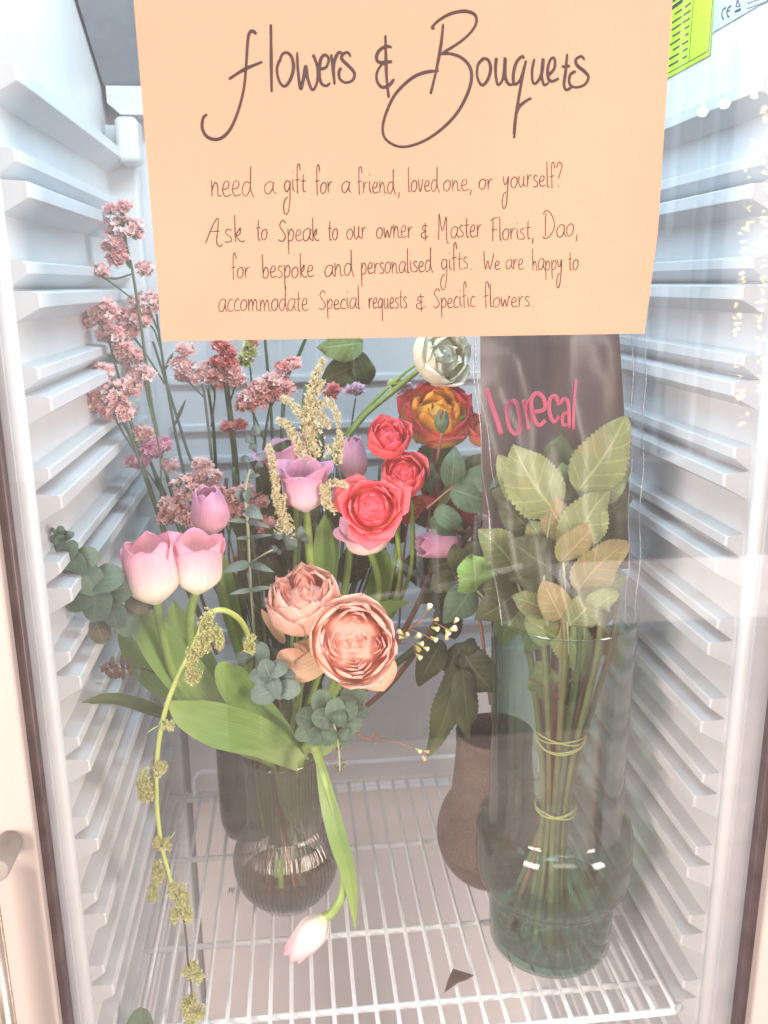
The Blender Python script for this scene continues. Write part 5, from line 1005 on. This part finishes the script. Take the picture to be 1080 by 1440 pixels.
# pink lettering printed on the front sheet
def inv(u, v):
    t = (880 - v) / 420; ul = 706 - 44 * max(0, t) ** .8; ur = 893 + 16 * max(0, t) ** .7; return (u - ul) / (ur - ul), t
def prn(strokes, w):
    m = MB()
    for st_ in strokes:
        q = []
        for p in crom([Vector((a, b, 0)) for a, b in st_], 6):
            s, t = inv(p.x, p.y); q.append(sleeve_pt(s, t, -.0007))
        m.tube(q, w * mpp(.1), 8, flat=(0, 1, 0))
    pmk(m, 'lettering', M['pinkink'], sl)
prn([[(686, 546), (693, 575), (703, 611)]], 3.8)
prn([[(720, 564), (713, 574), (714, 598), (722, 610), (730, 602), (730, 578), (726, 565), (720, 564)]], 3.3)
prn([[(738, 562), (741, 584), (742, 604)], [(741, 580), (743, 568), (748, 562)]], 3.0)
prn([[(751, 580), (767, 575), (766, 560), (757, 553), (749, 562), (750, 586), (757, 598), (767, 591)]], 3.2)
prn([[(788, 570), (783, 557), (775, 562), (774, 582), (779, 593), (788, 586)]], 3.0)
prn([[(789, 568), (795, 561), (801, 568), (801, 602)], [(801, 580), (793, 584), (792, 597), (800, 597)]], 2.7)
prn([[(810, 534), (809, 570), (806, 604)]], 2.2)
# ------------------------------------------------------------------ the shop side, seen as reflections in the door glass
def shop(u, v, Y):      # the place whose mirror image in the door falls on this pixel
    p = at(u, v, Y); return Vector((p.x, -p.y, p.z))
M['planks'] = plain('beige_planks', (.34, .28, .25), .6, .2, 3, .1, 60, stretch=(.4, 8, 1))
m = MB(); m.box((-6, -7, -.92), (6, -.7, -.9)); o = m.mk('floor', M['planks'], None, False); o['kind'] = 'structure'
M['cabwood'] = plain('dark_brown_wood', (.11, .065, .05), .6, .4, 5, .1, 60, stretch=(8, 1, .3))
cb = tag(empty('dark_boards', (.5, -2.4, -.9)), 'dark brown boards added opposite the fridge to darken the reflection in its glass', 'door')  # added and widened so its dark reflection cuts the veil
a, b = shop(300, 700, 2.2), shop(885, 700, 2.2)
n = 12; w_ = (b.x - a.x) / n
for i in range(n):
    m = MB(); m.box((a.x + i * w_ + .004, -2.26 + .006 * (i % 2), -.9), (a.x + (i + 1) * w_ - .004, -2.2, 1.55)); o = m.mk('board', M['cabwood'], None, False); o.parent = cb; o.matrix_parent_inverse = Matrix.Translation(-cb.location)
M['whitecloth'] = plain('white_table_top', (.66, .66, .68), .5, .05, 10)
tp = shop(1000, 860, 1.35)
tb = tag(empty('white_table', (tp.x, tp.y, -.9)), 'white table standing on the planks opposite the fridge, mirrored in its glass', 'table')
def tpart(m, name, mat):
    o = m.mk(name, mat, None, False); o.parent = tb; o.matrix_parent_inverse = Matrix.Translation(-tb.location); return o
m = MB(); m.box((tp.x - .30, tp.y - .45, tp.z - .03), (tp.x + .5, tp.y + .05, tp.z)); bev(tpart(m, 'tabletop', M['whitecloth']), .01)
M['redpaint'] = plain('dull_red_paint', (.45, .10, .08), .5, .2, 20)
for dx in (-.28, .44):
    for dy in (-.4, .0):
        m = MB(); m.tube([(tp.x + dx, tp.y + dy, -.9), (tp.x + dx * .92, tp.y + dy, tp.z - .03)], .018, 8); tpart(m, 'leg', M['redpaint'])
M['glow'] = bpy.data.materials.new('warm_fairy_bulb'); M['glow'].use_nodes = True
nt = M['glow'].node_tree; nt.nodes.clear(); e = nt.nodes.new('ShaderNodeEmission'); e.inputs[0].default_value = (1, .80, .30, 1); e.inputs[1].default_value = 16; q = nt.nodes.new('ShaderNodeOutputMaterial'); nt.links.new(e.outputs[0], q.inputs[0])
M['spot'] = M['glow'].copy(); M['spot'].name = 'white_lamp'; M['spot'].node_tree.nodes['Emission'].inputs[0].default_value = (.9, .97, 1, 1); M['spot'].node_tree.nodes['Emission'].inputs[1].default_value = 60
rg = random.Random(4)
for lb, pts, n_ in (('inner strand of warm fairy lights, mirrored at the right edge of the glass', [(1058, 190), (1050, 330), (1038, 460), (1046, 600)], 110), ('outer strand of warm fairy lights, mirrored nearest the right door frame', [(1076, 150), (1078, 330), (1068, 460), (1076, 600)], 130)):
    f = tag(empty('fairy_lights', shop(*pts[0], 1.5)), lb, 'fairy lights', 'fairy light strands'); path = crom([shop(u, v, 1.5) for u, v in pts], 10)
    m = MB(); m.tube(path, .0012, 5); pmk(m, 'cable', M['bstem'], f)
    m = MB()
    for i in range(n_):
        x = rg.random() * (len(path) - 1.01); p = path[int(x)].lerp(path[int(x) + 1], x % 1) + Vector((rg.gauss(0, .0042), rg.gauss(0, .006), 0)); m.ball(p, rg.uniform(.0011, .0026), 6, 4)
    o = pmk(m, 'bulbs', M['glow'], f); o['kind'] = 'stuff'
for i, (u, v, r_, lb) in enumerate(((989, 157, .0085, 'left round ceiling spot mirrored beside the right edge of the paper sign'), (1020, 146, .0085, 'second round ceiling spot mirrored to the right of the paper sign'), (1062, 134, .005, 'small ceiling spot mirrored at the top of the fairy lights'))):
    p = shop(u, v, 2.0); f = tag(empty('ceiling_spot', p), lb, 'lamp', 'ceiling spots'); m = MB(); m.ball(p, r_ * 1.3, 12, 8); pmk(m, 'bulb', M['spot'], f)
    m = MB(); m.tube([p + Vector((0, 0, r_)), p + Vector((0, 0, .03)), p + Vector((0, 0, .6))], [r_ * .8, r_ * .5, .002], 8); pmk(m, 'pendant', M['wire'], f)

sc_ = tag(empty('streak_posts', shop(985, 600, 2.6)), 'dark posts added opposite for the dark streaks mirrored over the upper right rails', 'posts')  # posts and panels put in only for the dark reflections they give
for u, w_ in ((905, .03), (945, .012), (978, .03), (1003, .012), (1030, .02)):
    a, b = shop(u, 90, 2.6), shop(u, 640, 2.6); m = MB(); m.box((a.x - w_, a.y - .02, b.z), (a.x + w_, a.y + .02, a.z + .3)); pmk(m, 'post', M['cabwood'], sc_, False)
a, b = shop(890, 330, 2.62), shop(1060, 400, 2.62); m = MB(); m.box((a.x, a.y - .02, b.z), (a.x + .22, a.y + .02, a.z)); pmk(m, 'panel', M['cabwood'], sc_, False)
a, b = shop(985, 400, 2.62), shop(1060, 440, 2.62); m = MB(); m.box((a.x, a.y - .02, b.z), (b.x, a.y + .02, a.z)); pmk(m, 'panel', M['cabwood'], sc_, False)
ch = tag(empty('metal_chair', shop(640, 900, 1.5)), 'white tubular chair frame opposite, mirrored over the middle of the bunch', 'chair')
for pts in ([(590, 745), (592, 880)], [(612, 750), (614, 870)], [(672, 725), (670, 815)], [(686, 730), (685, 812)], [(520, 842), (615, 828), (735, 796)], [(556, 790), (592, 812), (610, 820)], [(590, 745), (612, 750)], [(672, 725), (686, 730)]):
    m = MB(); m.tube([shop(u, v, 1.5) for u, v in pts], .0085, 8); pmk(m, 'tube_frame', M['whitecloth'], ch)
